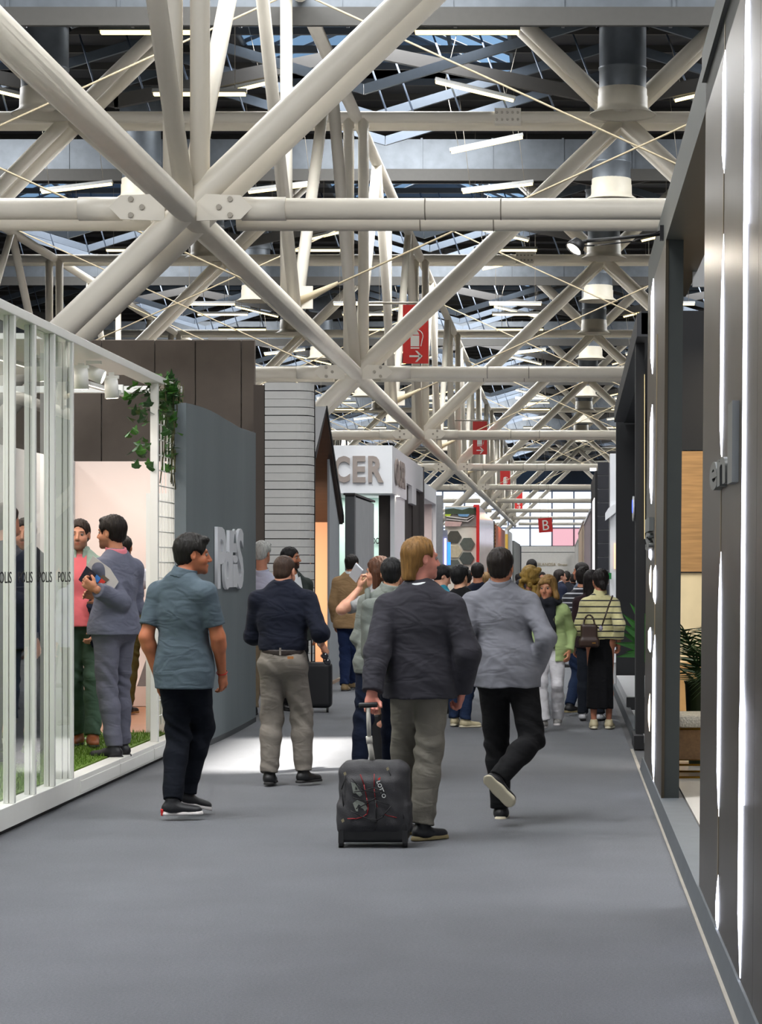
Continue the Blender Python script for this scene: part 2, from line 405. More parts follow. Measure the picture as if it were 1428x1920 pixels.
# thin bracing rods crossing in each half module
for k in range(0, 6):
    y = FR0 + P_FR * (k + 0.5)
    m = MB((XA, y, 9))
    for (xa, xb) in ((X1, X1 + BAY), (X1 - BAY, X1)):
        m.tube((xa, y, ZA - 0.1), (xb, y, ZC + 0.2), 0.019, n=6); m.tube((xa, y, ZC + 0.2), (xb, y, ZA - 0.1), 0.019, n=6)
        for (px_, pz_, sx, sz) in ((xa, ZC + 0.2, 1, 1), (xb, ZC + 0.2, -1, 1)): m.tube((px_, y, pz_), (px_ + sx * 0.75, y, pz_ + sz * 0.36), 0.10, 0.03, n=8)
    e = thing('bracing_rods', [('rod', m, mat('rod_cream', 'c4b596', rough=0.5))], (XA, y, 9), '%s crossed pair of thin white bracing rods between the trusses' % NTH[k], 'bracing', 'crossed bracing rods')

# ---------------------------------------------------------------- ventilation: square ducts across, round drops with flared mouths
for k in range(0, 7):
    y = 43.0 + P_FR * k
    m = MB((0, y, 12)); zb = 11.75 if k == 0 else 13.0; hh_ = 1.25 if k == 0 else 0.85
    m.box((-34, y, zb), (26, y + 1.4, zb + hh_)); rib = MB((0, y, 12))
    for i in range(-17, 14): rib.box((i * 2 - 0.03, y - 0.03, zb - 0.03), (i * 2 + 0.03, y + 1.43, zb + hh_ + 0.03))
    lg = MB((0, y, 12)); lg.box((-34, y - 0.25, zb - 0.36), (26, y - 0.12, zb - 0.03))
    td_ = thing('air_duct', [('duct_body', m, M_galv), ('seam_ribs', rib, M_galv), ('cable_tray', lg, mat('tray_grey', '4d4c49', rough=0.6))], (0, y, 12), '%s square galvanised air duct crossing the whole hall' % NTH[k], 'duct', 'square air ducts across the hall')
    for c in td_.children:
        if c.name.startswith('seam_ribs'): c['kind'] = 'stuff'
proto = {}
for ci, (xx, side) in enumerate(((XA, 'above the right edge of the aisle'), (X1 - 6.9, 'beyond the left booths'))):
    for j in range(0, 12):
        y = 53.6 + P_FR / 2 * j
        if j == 0 and ci == 0:
            e = empty('air_outlet', (xx, y, ZA - 0.15)); z = 0.0
            b1 = MB(); b1.lathe((0, 0, 0), [(0.53, 0.55), (0.53, 1.0), (0.545, 1.02), (0.545, 1.06), (0.53, 1.08), (0.53, 2.0)], 28); b1.build('duct_body', M_galv, e)
            b1 = MB(); b1.lathe((0, 0, 0), [(0.60, 1.95), (0.60, 2.2), (0.63, 2.22), (0.63, 2.26), (0.60, 2.28), (0.60, 3.3)], 28); b1.build('duct_sleeve', M_galv, e)
            b1 = MB(); b1.lathe((0, 0, 0), [(0.30, 0.25), (0.52, 0.2), (0.54, 0.12), (0.74, 0.02), (0.75, 0.0), (0.72, 0.03), (0.575, 0.13), (0.56, 0.2), (0.56, 0.42), (0.545, 0.44), (0.545, 0.58), (0.52, 0.6)], 32); b1.build('flared_mouth', M_cream, e)
            b1 = MB(); b1.lathe((0, 0, 0), [(0.001, 0.1), (0.2, 0.12), (0.22, 0.16), (0.2, 0.2)], 20); b1.build('diffuser_disc', M_cream, e)
            proto['o'] = e
        else:
            e = copy_tree(proto['o']); e.location = (xx, y, ZA - 0.15)
        tag(e, '%s round metal air drop with cream flared mouth %s' % (NTH[j], side), 'air outlet', 'round air outlets under the roof')

# ---------------------------------------------------------------- linear lamps
lamp = {}
def add_lamp(x, y, z, rot=(0, 0, 0), label=None, gr='lamps'):
    kk = (round(z, 1), round(rot[1], 3))
    if kk not in lamp:
        e = empty('linear_lamp', (x, y, z))
        MB().prism([(-1.0, -0.09, 0), (-1.0, 0.09, 0), (-1.0, 0.05, 0.09), (-1.0, -0.05, 0.09)], (2.0, 0, 0)).build('lamp_housing', M_housing, e)
        MB().box((-0.97, -0.075, -0.055), (0.97, 0.075, 0.0)).build('tube', M_tubelight, e)
        hz_ = 14.94 - z - 0.8 * abs(rot[1]); MB().tube((-0.75, 0, 0.08), (-0.75, 0, hz_), 0.008, n=5).tube((0.75, 0, 0.08), (0.75, 0, hz_), 0.008, n=5).build('suspension_wires', M_bolt, e)['kind'] = 'stuff'
        lamp[kk] = e
    else: e = copy_tree(lamp[kk])
    e.location = (x, y, z); e.rotation_euler = rot
    return tag(e, label, 'lamp', gr)
cols = ((-13.4, 'over the left booths'), (-7.7, 'left of the aisle trusses'), (-1.8, 'over the aisle'), (4.0, 'over the right booths'))
for ci, (x, where) in enumerate(cols):
    cnt = {0: 0, 1: 0}
    for k in range(0, 6):
        for q, dy in enumerate((3.3, 11.2, 14.8, 20.6)):
            y = FR0 + P_FR * k + dy
            if y < 40 or (k == 0 and q == 3 and ci == 2): continue
            lst = [(x, y, 11.75, (0, 0, 0))]
            if q == 0: lst = [(x - 0.34, y + 0.1, 13.3, (0, 0.235 if ci % 2 == 0 else -0.235, 0))]
            if q == 1 and k % 2: lst = [(x, y, 12.2, (0, -0.12, 0))]
            if q == 0 and ci == 2: lst.append((x - 0.23, y + 5.7, 13.0, (0, -0.21, 0)))
            for (a_, b_, c_, r_) in lst:
                t_ = 1 if r_[1] else 0
                add_lamp(a_, b_, c_, r_, '%s %s linear lamp of the row %s, counted from the camera' % (NTH[cnt[t_]], 'tilted' if t_ else 'level', where), '%s %s' % ('tilted lamps' if t_ else 'level lamps', where)); cnt[t_] += 1

# ---------------------------------------------------------------- hanging red signs
M_red = mat('red_sign', 'c8201c', rough=0.5, var=0.03); M_wsym = mat('white_symbol', 'e8e8e4', rough=0.6, var=0.02)
for i, Y in enumerate((58.0, 103.0, 148.0, 193.0)):
    c = at(779 if i == 0 else VPX - 3.58 * F_PX / Y, VPY, Y); x0 = -3.58 - 0.31; z0 = 6.66
    e = empty('fire_extinguisher_sign', (x0, Y, z0), '%s hanging red fire extinguisher sign with a white arrow' % ('nearest, largest' if i == 0 else NTH[i]), 'sign', 'hanging red fire extinguisher signs')
    MB().box((0, 0, 0), (0.62, 0.03, 1.43)).build('board', M_red, e)
    s = MB(); yy = -0.012
    s.box((0.19, yy, 0.42), (0.40, 0, 0.68)).box((0.19, yy, 0.36), (0.40, 0, 0.395))
    s.prism([(0.19, yy, 0.70), (0.40, yy, 0.70), (0.37, yy, 0.77), (0.32, yy, 0.81), (0.26, yy, 0.81), (0.21, yy, 0.77)], (0, 0.012, 0))
    hp_ = [(0.33 + 0.16 * math.sin(t) * (1 if t < 2.2 else 0.9), yy, 0.66 + 0.16 * math.cos(t)) for t in np.linspace(-0.3, 2.0, 9)] + [(0.44, yy, 0.42)]
    for a, b in zip(hp_[:-1], hp_[1:]): s.tube(a, b, 0.012, n=5)
    s.box((0.16, yy, 0.155), (0.44, 0, 0.20))
    s.prism([(0.30, yy, 0.31), (0.35, yy, 0.31), (0.48, yy, 0.18), (0.35, yy, 0.04), (0.30, yy, 0.04), (0.41, yy, 0.18)], (0, 0.012, 0))
    s.build('symbol', M_wsym, e)
    r = MB(); r.tube((-0.86, 0.015, 1.47), (0.68, 0.015, 1.47), 0.03, n=8); r.build('hanging_rod', M_bolt, e)

Yb = 79.2; p = at(1010, 999, Yb); e = empty('letter_sign', p, 'small tilted red hanging sign with a white letter B', 'sign')
wd = 26 / F_PX * Yb; ht = 27 / F_PX * Yb
sb = MB().box((0, 0, 0), (wd, 0.04, ht)).build('board', M_red, e)
text_fit('B', (wd * 0.3, -0.004, ht * 0.15), (wd * 0.46, 0, 0), (0, 0, ht * 0.7), 0.012, M_wsym, e)
MB().tube((wd * 0.2, 0.02, ht), (wd * 0.2, 0.02, ZC - p.z), 0.004, n=5).tube((wd * 0.8, 0.02, ht), (wd * 0.8, 0.02, ZC - p.z), 0.004, n=5).build('hanging_wire', M_bolt, e)
e.rotation_euler = (0, -0.07, 0)

# ================================================================= LEFT SIDE
def part(e, name, mb, m, bevel=0.0, kind=None):
    """mb in world coordinates -> child of e"""
    o0 = e.location; mb.v = [q + mb.o - o0 for q in mb.v]; mb.o = Vector()
    o = mb.build(name, m, e, bevel)
    if kind: o['kind'] = kind
    return o

# ---------------------------------------------------------------- white glazed booth with artificial grass
LX = -3.39
M_wmetal = mat('white_lacquered_metal', 'f0efe9', rough=0.4, var=0.02)
M_glass = glass_mat('clear_glass', (0.97, 0.985, 0.975, 1))
bo = empty('glazed_booth', (LX, 16, 0), 'white open booth with sliding glass panels, low white plinth and thin roof beam', 'booth')
yposts = [14.17, 14.77, 15.35, 15.93, 16.53]
part(bo, 'plinth', MB().box((LX - 0.12, 7.0, 0.03), (LX, 16.75, 0.165)), M_wmetal, 0.004)
for i in range(3):
    a, b = 16.76 + i * 1.51, 16.76 + (i + 1) * 1.51 - 0.006
    part(bo, 'plinth_panel', MB().box((LX - 0.12, a, 0.03), (LX, b, 0.165)).box((LX, a + 0.02, 0.045), (LX + 0.006, b - 0.02, 0.13)), M_wmetal, 0.003)
part(bo, 'shadow_gap', MB().box((LX - 0.1, 7, 0.0), (LX - 0.03, 21.2, 0.03)), M_black)
part(bo, 'roof_beam', MB().box((LX - 0.16, 7.0, 3.19), (LX, 21.28, 3.25)), M_wmetal, 0.004)
part(bo, 'roof_beam', MB().box((-5.35, 21.2, 3.19), (LX - 0.165, 21.28, 3.25)), M_wmetal, 0.004)
part(bo, 'roof_sheet', MB().box((-5.35, 16.4, 3.2), (LX - 0.165, 19.4, 3.24)), M_wmetal)
for i, y in enumerate(yposts):
    for dx in (0.0, -0.038):
        part(bo, 'sliding_stile', MB().box((LX - 0.036 + dx, y, 0.165), (LX - 0.003 + dx, y + 0.045, 3.19)), M_wmetal, 0.004)
    if i == 4: part(bo, 'corner_post', MB().box((LX - 0.13, y - 0.01, 0.165), (LX - 0.078, y + 0.06, 3.19)), M_wmetal, 0.004)
for i in range(4):
    xo = LX - 0.055 + (0.038 if i % 2 else 0)
    part(bo, 'pane', MB().box((xo - 0.004, yposts[i] + 0.045, 0.165), (xo + 0.004, yposts[i + 1], 3.19)), M_glass)
xo = LX - 0.055; part(bo, 'pane', MB().box((xo - 0.004, 11.0, 0.165), (xo + 0.004, yposts[0], 3.19)), M_glass)
M_blk = mat('black_print', '101012', rough=0.6)
for i in range(5):
    y1 = yposts[i] - 0.02
    text_fit('POLIS', Vector((LX - 0.012, y1 - 0.42, 1.53)) - bo.location, (0, 0.40, 0), (0, 0, 0.07), 0.002, M_blk, bo)
for y in (20.1,): part(bo, 'post', MB().box((LX - 0.085, y, 0.165), (LX - 0.02, y + 0.06, 3.19)), M_wmetal, 0.004)
part(bo, 'post', MB().box((LX - 0.10, 21.1, 0.165), (LX + 0.0, 21.26, 2.72)), M_wmetal, 0.004)
part(bo, 'post', MB().box((LX - 0.06, 21.14, 2.72), (LX - 0.02, 21.2, 3.19)), M_wmetal)
# wire trellis between the last posts, white board behind it
tr = MB()
for i in range(1, 6): tr.tube((LX - 0.03, 20.16 + i * 0.16, 0.3), (LX - 0.03, 20.16 + i * 0.16, 2.95), 0.006, n=5)
for i in range(1, 21): tr.tube((LX - 0.03, 20.16, 0.25 + i * 0.13), (LX - 0.03, 21.12, 0.25 + i * 0.13), 0.006, n=5)
part(bo, 'wire_trellis', tr, M_wmetal, kind='stuff')
part(bo, 'white_board', MB().box((-3.72, 21.3, 0.165), (-3.50, 21.36, 2.3)), M_wmetal)
M_pink = mat('warm_white_wall', 'ead9cf', rough=0.7, var=0.03, scale=1)
tag(MB((-4.4, 26, 0)).box((-5.3, 25.95, 0.0), (-3.40, 26.05, 2.80)).build('wall_booth_back', M_pink), kind='structure')
tag(MB((-4.4, 26, 0)).box((-5.36, 15.0, 0.0), (-5.3, 26.05, 2.80)).build('wall_booth_side', mat('grey_white_wall', 'c9c9c8', rough=0.7, var=0.03)), kind='structure')
tag(MB((-4.4, 25.8, 0)).box((-5.3, 25.55, 0.16), (-3.42, 25.94, 0.37)).build('baseboard_booth', mat('beige_board', 'd8c3b6', rough=0.6, var=0.03)), kind='structure')
for xb in (145, 172, 283):
    X = (xb - VPX) / F_PX * 25.8
    part(empty('tile_sample', (X, 25.6, 0.37), {145: 'dark brown sample board leaning behind the green trousers', 172: 'dark wood sample board leaning between two men in the booth', 283: 'dark brown sample board leaning by the white post'}[xb], 'board'), 'board', MB().prism([(X - 0.12, 25.62, 0.37), (X - 0.03, 25.62, 0.37), (X + 0.03, 25.9, 0.80), (X - 0.02, 25.9, 0.80)], (0.03, 0.02, 0)), mat('dark_wood_board', '4a3428', rough=0.5, var=0.25, scale=6))
tag(MB().box((-5.3, 7, 0.0), (LX - 0.125, 25.95, 0.155)).build('floor_booth', mat('terracotta_floor', 'b5805f', rough=0.55, var=0.06)), kind='structure')
M_grass = mat('artificial_grass', '5f7f22', rough=0.8, var=0.3, scale=40)
g_ = MB().box((-5.1, 7.0, 0.155), (LX - 0.13, 21.2, 0.172)); gr = np.random.RandomState(3)
N_ = 16000; bx = gr.uniform(-5.1, LX - 0.14, N_); by = gr.uniform(13.6, 21.2, N_); hgt = gr.uniform(0.02, 0.045, N_); an = gr.uniform(0, 6.28, N_)
co = np.zeros((N_ * 3, 3), np.float32); tri = np.arange(N_ * 3).reshape(-1, 3)
co[0::3] = np.stack([bx - 0.004 * np.cos(an), by - 0.004 * np.sin(an), np.full(N_, 0.17)], 1); co[1::3] = np.stack([bx + 0.004 * np.cos(an), by + 0.004 * np.sin(an), np.full(N_, 0.17)], 1)
co[2::3] = np.stack([bx + gr.uniform(-0.015, 0.015, N_), by + gr.uniform(-0.015, 0.015, N_), 0.17 + hgt], 1)
gm = g_.mesh('grass'); v0 = np.array([v.co[:] for v in gm.vertices], np.float32); f0 = [list(p.vertices) for p in gm.polygons]
gme = bpy.data.meshes.new('artificial_grass'); gme.from_pydata(np.concatenate([v0, co]).tolist(), [], f0 + (tri + len(v0)).tolist())
tag(put('artificial_grass', gme, M_grass), 'short green artificial grass strip inside the white booth', 'grass', kind='stuff')
st = MB((-4.3, 19.9, 0.172)); st.box((-4.75, 19.55, 0.172), (-4.05, 20.3, 0.19)); tag(st.build('stepping_slab', mat('pale_slab', 'b9b4ae', rough=0.7), None, 0.004), 'pale square slab lying in the artificial grass', 'slab')
# ceiling track with spotlights
tk = at(225, 705, 18.2)
trk = empty('lighting_track', (-4.0, 18.0, 3.1), 'white ceiling lighting track under the booth beam', 'track')
part(trk, 'rail', MB().obox((-3.93, 18.6, 3.13), (0.16, 2.1, 0), (0.02, -0.0015, 0), (0, 0, 0.02)), M_wmetal)
part(trk, 'rail_bracket', MB().box((-3.96, 18.0, 3.13), (-3.90, 18.05, 3.2)).box((-3.82, 20.4, 3.13), (-3.76, 20.45, 3.2)), M_wmetal)
M_spotlens = mat('spot_lens', 'fff4e4', emit='fff0dc', estr=14)
spots = [(209, 728, 18.2, (0.05, 0.1, -1), 'white cylindrical track spotlight pointing down, right of the other two'), (152, 710, 17.4, (0, 0.1, -1), 'white cylindrical track spotlight half hidden by the glass post'), (176, 701, 17.8, (0.9, 0.05, -0.35), 'white track spotlight tilted sideways toward the aisle'), (80, 692, 16.6, (0.2, 0.3, -1), 'white track spotlight glowing behind the glass panels')]
for (x, y, Y, d, lb) in spots:
    c = at(x, y, Y); d = Vector(d).normalized(); e = empty('track_spotlight', c, lb, 'spotlight', 'spotlights on the booth track')
    part(e, 'lamp_body', MB().tube(c - d * 0.075, c + d * 0.075, 0.05, 0.055, n=20), M_wmetal)
    part(e, 'lens', MB().tube(c + d * 0.0751, c + d * 0.078, 0.045, n=20), M_spotlens)
    part(e, 'yoke', MB().box((c.x - 0.02, c.y - 0.012, c.z + 0.04), (c.x + 0.02, c.y + 0.012, 3.12)).obox(c + Vector((0.0, 0, 0.085)), (0.055, 0, 0), (0, 0.02, 0), (0, 0, 0.012)), M_wmetal)
area('booth_fill', (-4.35, 18.6, 3.12), (1.2, 3.2), 55, (1.0, 0.90, 0.80))
area('booth_fill', (-4.0, 13.2, 3.12), (0.8, 1.6), 40, (1.0, 0.96, 0.9))  # fill lamp added to brighten the stiles of the glass panels
area('booth_wallwash', (-4.4, 24.2, 3.1), (1.5, 1.2), 48, (1.0, 0.88, 0.80))

# ivy over the last post: stems and single leaves
ivy = empty('climbing_ivy', (LX, 20.6, 3.2), 'green ivy hanging over the white booth post and wire trellis', 'plant')
rr = random.Random(11)
M_leaf = [mat('ivy_leaf_a', '2f5a1e', rough=0.45, var=0.25, scale=30), mat('ivy_leaf_b', '47792a', rough=0.45, var=0.25, scale=30), mat('ivy_leaf_c', '24471c', rough=0.45, var=0.2, scale=30)]
leafm = []
for m in M_leaf:
    mb = MB(); o_ = [(0, 0), (0.35, 0.1), (0.5, 0.45), (0.25, 0.5), (0.0, 1.0), (-0.25, 0.5), (-0.5, 0.45), (-0.35, 0.1)]
    pts = [(a, b, 0.10 * abs(a) - 0.12 * b * b) for a, b in o_]
    mb.add(pts + [(0, 0.4, 0.06)], [(i, (i + 1) % 8, 8) for i in range(8)]); me = mb.mesh('leaf'); me.materials.append(m); leafm.append(me)
def ivy_pt():
    t = rr.random()
    if t < 0.5: return (LX - 0.02 + rr.uniform(-0.06, 0.07), rr.uniform(20.15, 21.2), 3.28 - abs(rr.gauss(0, 0.22)) - (0.35 * rr.random() ** 2))
    if t < 0.8: y = rr.uniform(20.45, 21.25); return (LX + rr.uniform(-0.05, 0.08), y, 3.2 - rr.random() ** 1.2 * 0.75)
    return (LX - 0.09 - rr.random() ** 1.5 * 0.22, rr.uniform(20.05, 20.3), 3.17 - rr.random() ** 1.3 * 0.72 + 0)
stems = MB()
for i in range(298):
    p = ivy_pt(); p = (min(p[0], -3.44) if p[1] > 20.66 else p[0], p[1], p[2]); o = bpy.data.objects.new('leaf', leafm[rr.randrange(3)]); COL.objects.link(o); o.parent = ivy
    o.location = Vector(p) - ivy.location; sc = rr.uniform(0.065, 0.115); o.scale = (sc, sc, sc)
    o.rotation_euler = (rr.uniform(1.9, 3.6), rr.uniform(-0.6, 0.6), rr.uniform(-0.8, 2.2))
for i in range(14):
    y = rr.uniform(20.2, 21.2); x = LX + rr.uniform(-0.08, 0.05); z = 3.25; pts = [(x, y, z)]
    for j in range(7): x += rr.uniform(-0.02, 0.02); y += rr.uniform(-0.03, 0.03); z -= rr.uniform(0.08, 0.16); pts.append((x, y, z))
    stems.path(pts, 0.005, 5)
part(ivy, 'stem', stems, mat('ivy_stem', '4c4a28', rough=0.8), kind='stuff')

# ---------------------------------------------------------------- tall brown fabric partition behind
M_brown = mat('brown_fabric', '746a61', rough=0.95, var=0.12, scale=3, bump=0.2, bscale=300)
bp = empty('fabric_partition', (-6, 33, 0), 'tall brown fabric partition wall behind the white booth', 'partition')
xs = [-60, 90, 190, 290, 366, 452, 478]
for a, b in zip(xs[:-1], xs[1:]):
    A = at(a, 637, 33.0); Bq = at(b, 637, 33.0)
    part(bp, 'fabric_panel', MB().box((A.x + 0.006, 33.0, 0.0), (Bq.x - 0.006, 33.12, A.z)), M_brown, 0.012)
sh_ = empty('paper_sheets', at(410, 637, 33.1), 'white sheets left on top of the brown partition', 'paper'); part(sh_, 'sheet', MB().box(at(390, 637, 33.06), at(427, 633, 33.1) + Vector((0, 0.04, 0))), M_white)

# ---------------------------------------------------------------- grey POLIS wall
M_slate = mat('slate_grey_wall', '6b7478', rough=0.62, var=0.16, scale=1.2, bump=0.12, bscale=90, stretch=(1, 1, 0.25))
pw = empty('polis_wall', (-3.27, 23, 0), 'slate grey curved booth wall with white POLIS lettering', 'booth wall')
mb = MB(); n = 16
def px_(t): return -3.27 + 0.035 * math.sin(math.pi * t) - 0.01
prof = []
for i in range(n + 1):
    t = i / n; prof.append((px_(t), 20.78 + (25.5 - 20.78) * t))
poly = [(x, y, 0.0) for x, y in prof] + [(x - 0.10, y, 0.0) for x, y in reversed(prof)]
ztop = lambda t: 3.07 + 0.02 * math.sin(7 * t)
v = [Vector(p) for p in poly] + [Vector((p[0], p[1], ztop((p[1] - 20.78) / 4.72))) for p in poly]; m_ = len(poly)
mb.add(v, [tuple(range(m_))[::-1], tuple(range(m_, 2 * m_))] + [(i, (i + 1) % m_, m_ + (i + 1) % m_, m_ + i) for i in range(m_)])
part(pw, 'curved_panel', mb, M_slate)
part(pw, 'wall_return', MB().box((-3.9, 25.4, 0), (-3.40, 25.5, 3.07)), M_slate)
part(pw, 'wall_skirting', MB().prism([(px_(i / n) + 0.006, 20.8 + 4.68 * i / n, 0.0) for i in range(n + 1)] + [(px_(i / n) - 0.01, 20.8 + 4.68 * i / n, 0.0) for i in range(n, -1, -1)], (0, 0, 0.05)), mat('dark_skirting', '3b3f42', rough=0.6))
M_let = mat('white_letter', 'd6d8dc', rough=0.6, var=0.02)
def curve_txt(txt, y0, y1, z0, z1, nm='letter'):
    x = px_(((y0 + y1) / 2 - 20.78) / 4.72) + 0.012
    xa, xb = px_((y0 - 20.78) / 4.72) + 0.006, px_((y1 - 20.78) / 4.72) + 0.006
    return text_fit(txt, Vector((xa, y0, z0)) - pw.location, (xb - xa, y1 - y0, 0), (0, 0, z1 - z0), 0.03, M_let, pw, nm, bold=0.03)
curve_txt('P', 22.24, 22.78, 1.44, 2.02); curve_txt('o', 22.66, 23.08, 1.43, 1.80); curve_txt('l', 22.98, 23.22, 1.45, 2.0)
curve_txt('i', 23.24, 23.58, 1.45, 1.76); curve_txt('S', 23.55, 24.06, 1.43, 2.03)
part(pw, 'arrow_mark', MB().prism([(px_(0.55) + 0.01, 23.25, 1.79), (px_(0.55) + 0.01, 23.53, 1.79), (px_(0.55) + 0.01, 23.53, 1.98), (px_(0.55) + 0.01, 23.40, 2.02), (px_(0.55) + 0.01, 23.25, 1.98)], (0.02, 0, 0)), M_let)
part(pw, 'arrow_mark', MB().prism([(px_(0.55) + 0.031, 23.32, 1.88), (px_(0.55) + 0.031, 23.46, 1.88), (px_(0.55) + 0.031, 23.39, 1.97)], (0.004, 0, 0)), M_slate)

# ---------------------------------------------------------------- ribbed white column front
rc_ = empty('slatted_tower', (-3.55, 31, 0), 'tall pale tower clad in horizontal white slats with a rounded corner', 'tower')
out = [(-3.87, 31.0)] + [(-3.46 + 0.2 * math.sin(t), 31.2 - 0.2 * math.cos(t)) for t in np.linspace(0, math.pi / 2, 7)] + [(-3.26, 31.3)]
inn = [(-3.30, 31.3)] + [(-3.46 + 0.16 * math.sin(t), 31.2 - 0.16 * math.cos(t)) for t in np.linspace(math.pi / 2, 0, 7)] + [(-3.87, 31.04)]
hs_ = 4.06 / 38
smesh = MB(rc_.location).prism([(x, y, 0.005) for x, y in out + inn], (0, 0, hs_ - 0.009)).mesh('slat'); smesh.materials.append(mat('pale_slat', 'c7c6c2', rough=0.5, var=0.05))
for i in range(38):
    o = bpy.data.objects.new('slat', smesh); COL.objects.link(o); o.parent = rc_; o.location = (0, 0, i * hs_ - (0.004 if i % 3 == 0 else 0))
part(rc_, 'backing', MB().box((-3.87, 31.045, 0), (-3.47, 31.3, 4.06)).box((-3.47, 31.2, 0), (-3.31, 31.3, 4.06)), mat('dark_backing', '4a4947', rough=0.8))
part(rc_, 'side_frame', MB().box((-4.02, 31.02, 0), (-3.88, 31.3, 4.03)), mat('umber_frame', '4a4038', rough=0.7))
part(rc_, 'edge_strip', MB().box((-3.305, 31.305, 0), (-3.25, 31.34, 4.05)), M_black)

# ---------------------------------------------------------------- black gabled booth with a glowing peach panel
gb = empty('gabled_booth', (-3.25, 33, 0), 'black house-shaped booth with steep gable and glowing peach inner panel', 'booth')
GX = -3.25; pk = (32.8, 3.87); ne = (31.36, 3.18); fe = (35.3, 2.42)
M_bsteel = mat('black_steel_sheet', '0f1012', rough=0.6, var=0.1)
M_wood = mat('brown_wood_panel', '3f2c20', rough=0.5, var=0.2, scale=4, stretch=(1, 6, 1))
part(gb, 'near_roof_slab', MB().prism([(GX, ne[0], ne[1]), (GX, pk[0], pk[1]), (GX, pk[0] + 0.06, pk[1] - 0.05), (GX, ne[0] + 0.07, ne[1] - 0.1)], (-0.9, 0, 0)), M_bsteel)
part(gb, 'far_roof_slab', MB().prism([(GX, pk[0], pk[1]), (GX, fe[0], fe[1]), (GX, fe[0] - 0.05, fe[1] - 0.12), (GX, pk[0] + 0.01, pk[1] - 0.12)], (-0.9, 0, 0)), M_wood)
part(gb, 'verge_edge', MB().prism([(GX + 0.015, pk[0], pk[1] + 0.01), (GX + 0.015, fe[0], fe[1] + 0.01), (GX + 0.015, fe[0], fe[1] - 0.1), (GX + 0.015, pk[0], pk[1] - 0.07)], (-0.02, 0, 0)), M_bsteel)
part(gb, 'back_wall', MB().box((-4.15, 35.25, 0), (-3.32, 35.3, 2.6)), M_black)
part(gb, 'peach_panel', MB().box((-3.8, 35.2, 0.02), (-3.43, 35.25, 2.58)), mat('peach_panel', 'f0b48c', rough=0.6, var=0.04, scale=1))
part(gb, 'door_post', MB().box((-3.41, 34.9, 0), (-3.33, 35.0, 2.9)), M_black)
part(gb, 'lintel', MB().box((-3.9, 34.9, 2.62), (-3.33, 35.0, 2.95)).box((-3.9, 34.6, 3.0), (-3.3, 34.65, 3.05)), M_black)
part(gb, 'side_panel', MB().prism([(GX - 0.05, 33.75, 0), (GX - 0.05, 35.25, 0), (GX - 0.05, 35.25, 2.36), (GX - 0.05, 33.75, 3.3)], (-0.03, 0, 0)), mat('pale_grey_panel', '9da2a6', rough=0.6))
area('peach_panel_fill', (-3.66, 34.2, 1.35), (0.4, 2.3), 26, (1.0, 0.78, 0.6), (math.pi / 2, 0, 0))  # lamp added in front so the peach panel looks lit, no fixture
part(gb, 'booth_floor', MB().box((-4.12, 33.2, 0.0), (-3.27, 35.2, 0.04)), mat('tan_floor', 'a98a6c', rough=0.3))

# ---------------------------------------------------------------- low grey wall
gw = empty('grey_screen_wall', (-3.1, 37, 0), 'low light grey screen wall with dark grey end beyond the gabled booth', 'booth wall')
part(gw, 'end_panel', MB().box((-3.24, 35.5, 0), (-3.10, 35.72, 2.74)), mat('dark_grey_panel', '55585b', rough=0.6))
part(gw, 'long_panel', MB().box((-3.24, 35.73, 0), (-3.11, 39.3, 2.72)), mat('light_grey_cloth', 'a6a8aa', rough=0.8, var=0.1, scale=3))
part(gw, 'cap_rail', MB().box((-3.26, 35.45, 2.74), (-3.09, 39.32, 2.77)), M_black)

# ---------------------------------------------------------------- white booth lettered OCER
oc = empty('white_lettered_booth', (-3.2, 45, 0), 'white booth with a deep fascia and large taupe OCER letters', 'booth')
M_bw = mat('bright_white_fascia', 'e3e5e8', rough=0.6, var=0.02); M_taupe = mat('taupe_letter', '9b9089', rough=0.6, var=0.05)
part(oc, 'fascia', MB().box((-6.5, 44.75, 3.07), (-3.2, 45.0, 3.97)), M_bw)
part(oc, 'fascia', MB().box((-3.45, 45.0, 3.07), (-3.2, 48.9, 3.97)), M_bw)
part(oc, 'fascia', MB().box((-3.45, 48.9, 3.42), (-3.2, 54.6, 3.97)), M_bw)
part(oc, 'fascia', MB().box((-3.45, 50.6, 3.05), (-3.2, 52.1, 3.42)), M_bw)
part(oc, 'soffit', MB().box((-6.5, 45.0, 3.07), (-3.45, 48.9, 3.12)), M_bw)
part(oc, 'roof_top', MB().box((-6.5, 45.0, 3.9), (-3.45, 54.6, 3.95)), M_bw)
for c, xa, xb in (('O', 590, 622), ('C', 626, 656), ('E', 661, 685), ('R', 690, 719)):
    a = at(xa, 905, 44.74); b = at(xb, 855, 44.74)
    text_fit(c, a - oc.location, (b.x - a.x, 0, 0), (0, 0, b.z - a.z), 0.03, M_taupe, oc, 'letter', bold=0.035)
text_fit('OCER', Vector((-3.195, 45.3, 3.25)) - oc.location, (0, 2.8, 0), (0, 0, 0.52), 0.03, M_taupe, oc, 'letter', bold=0.035)
part(oc, 'mint_panel', MB().box((-4.6, 47.5, 0), (-3.53, 47.55, 3.07)), mat('mint_panel', 'b4d2c8', rough=0.6))
text_fit('OCER', at(697, 1020, 47.45) - oc.location, (0.245, 0, 0), (0, 0, 0.125), 0.01, M_blk, oc, 'letter', bold=0.02)
part(oc, 'dark_jamb', MB().box((-3.55, 46.0, 0), (-3.33, 46.15, 3.07)), mat('umber_jamb', '37302c', rough=0.6))
part(oc, 'white_side_wall', MB().box((-3.32, 45.9, 0), (-3.24, 48.9, 3.07)), M_bw)
M_dk = mat('dark_brown_column', '2e2725', rough=0.6)
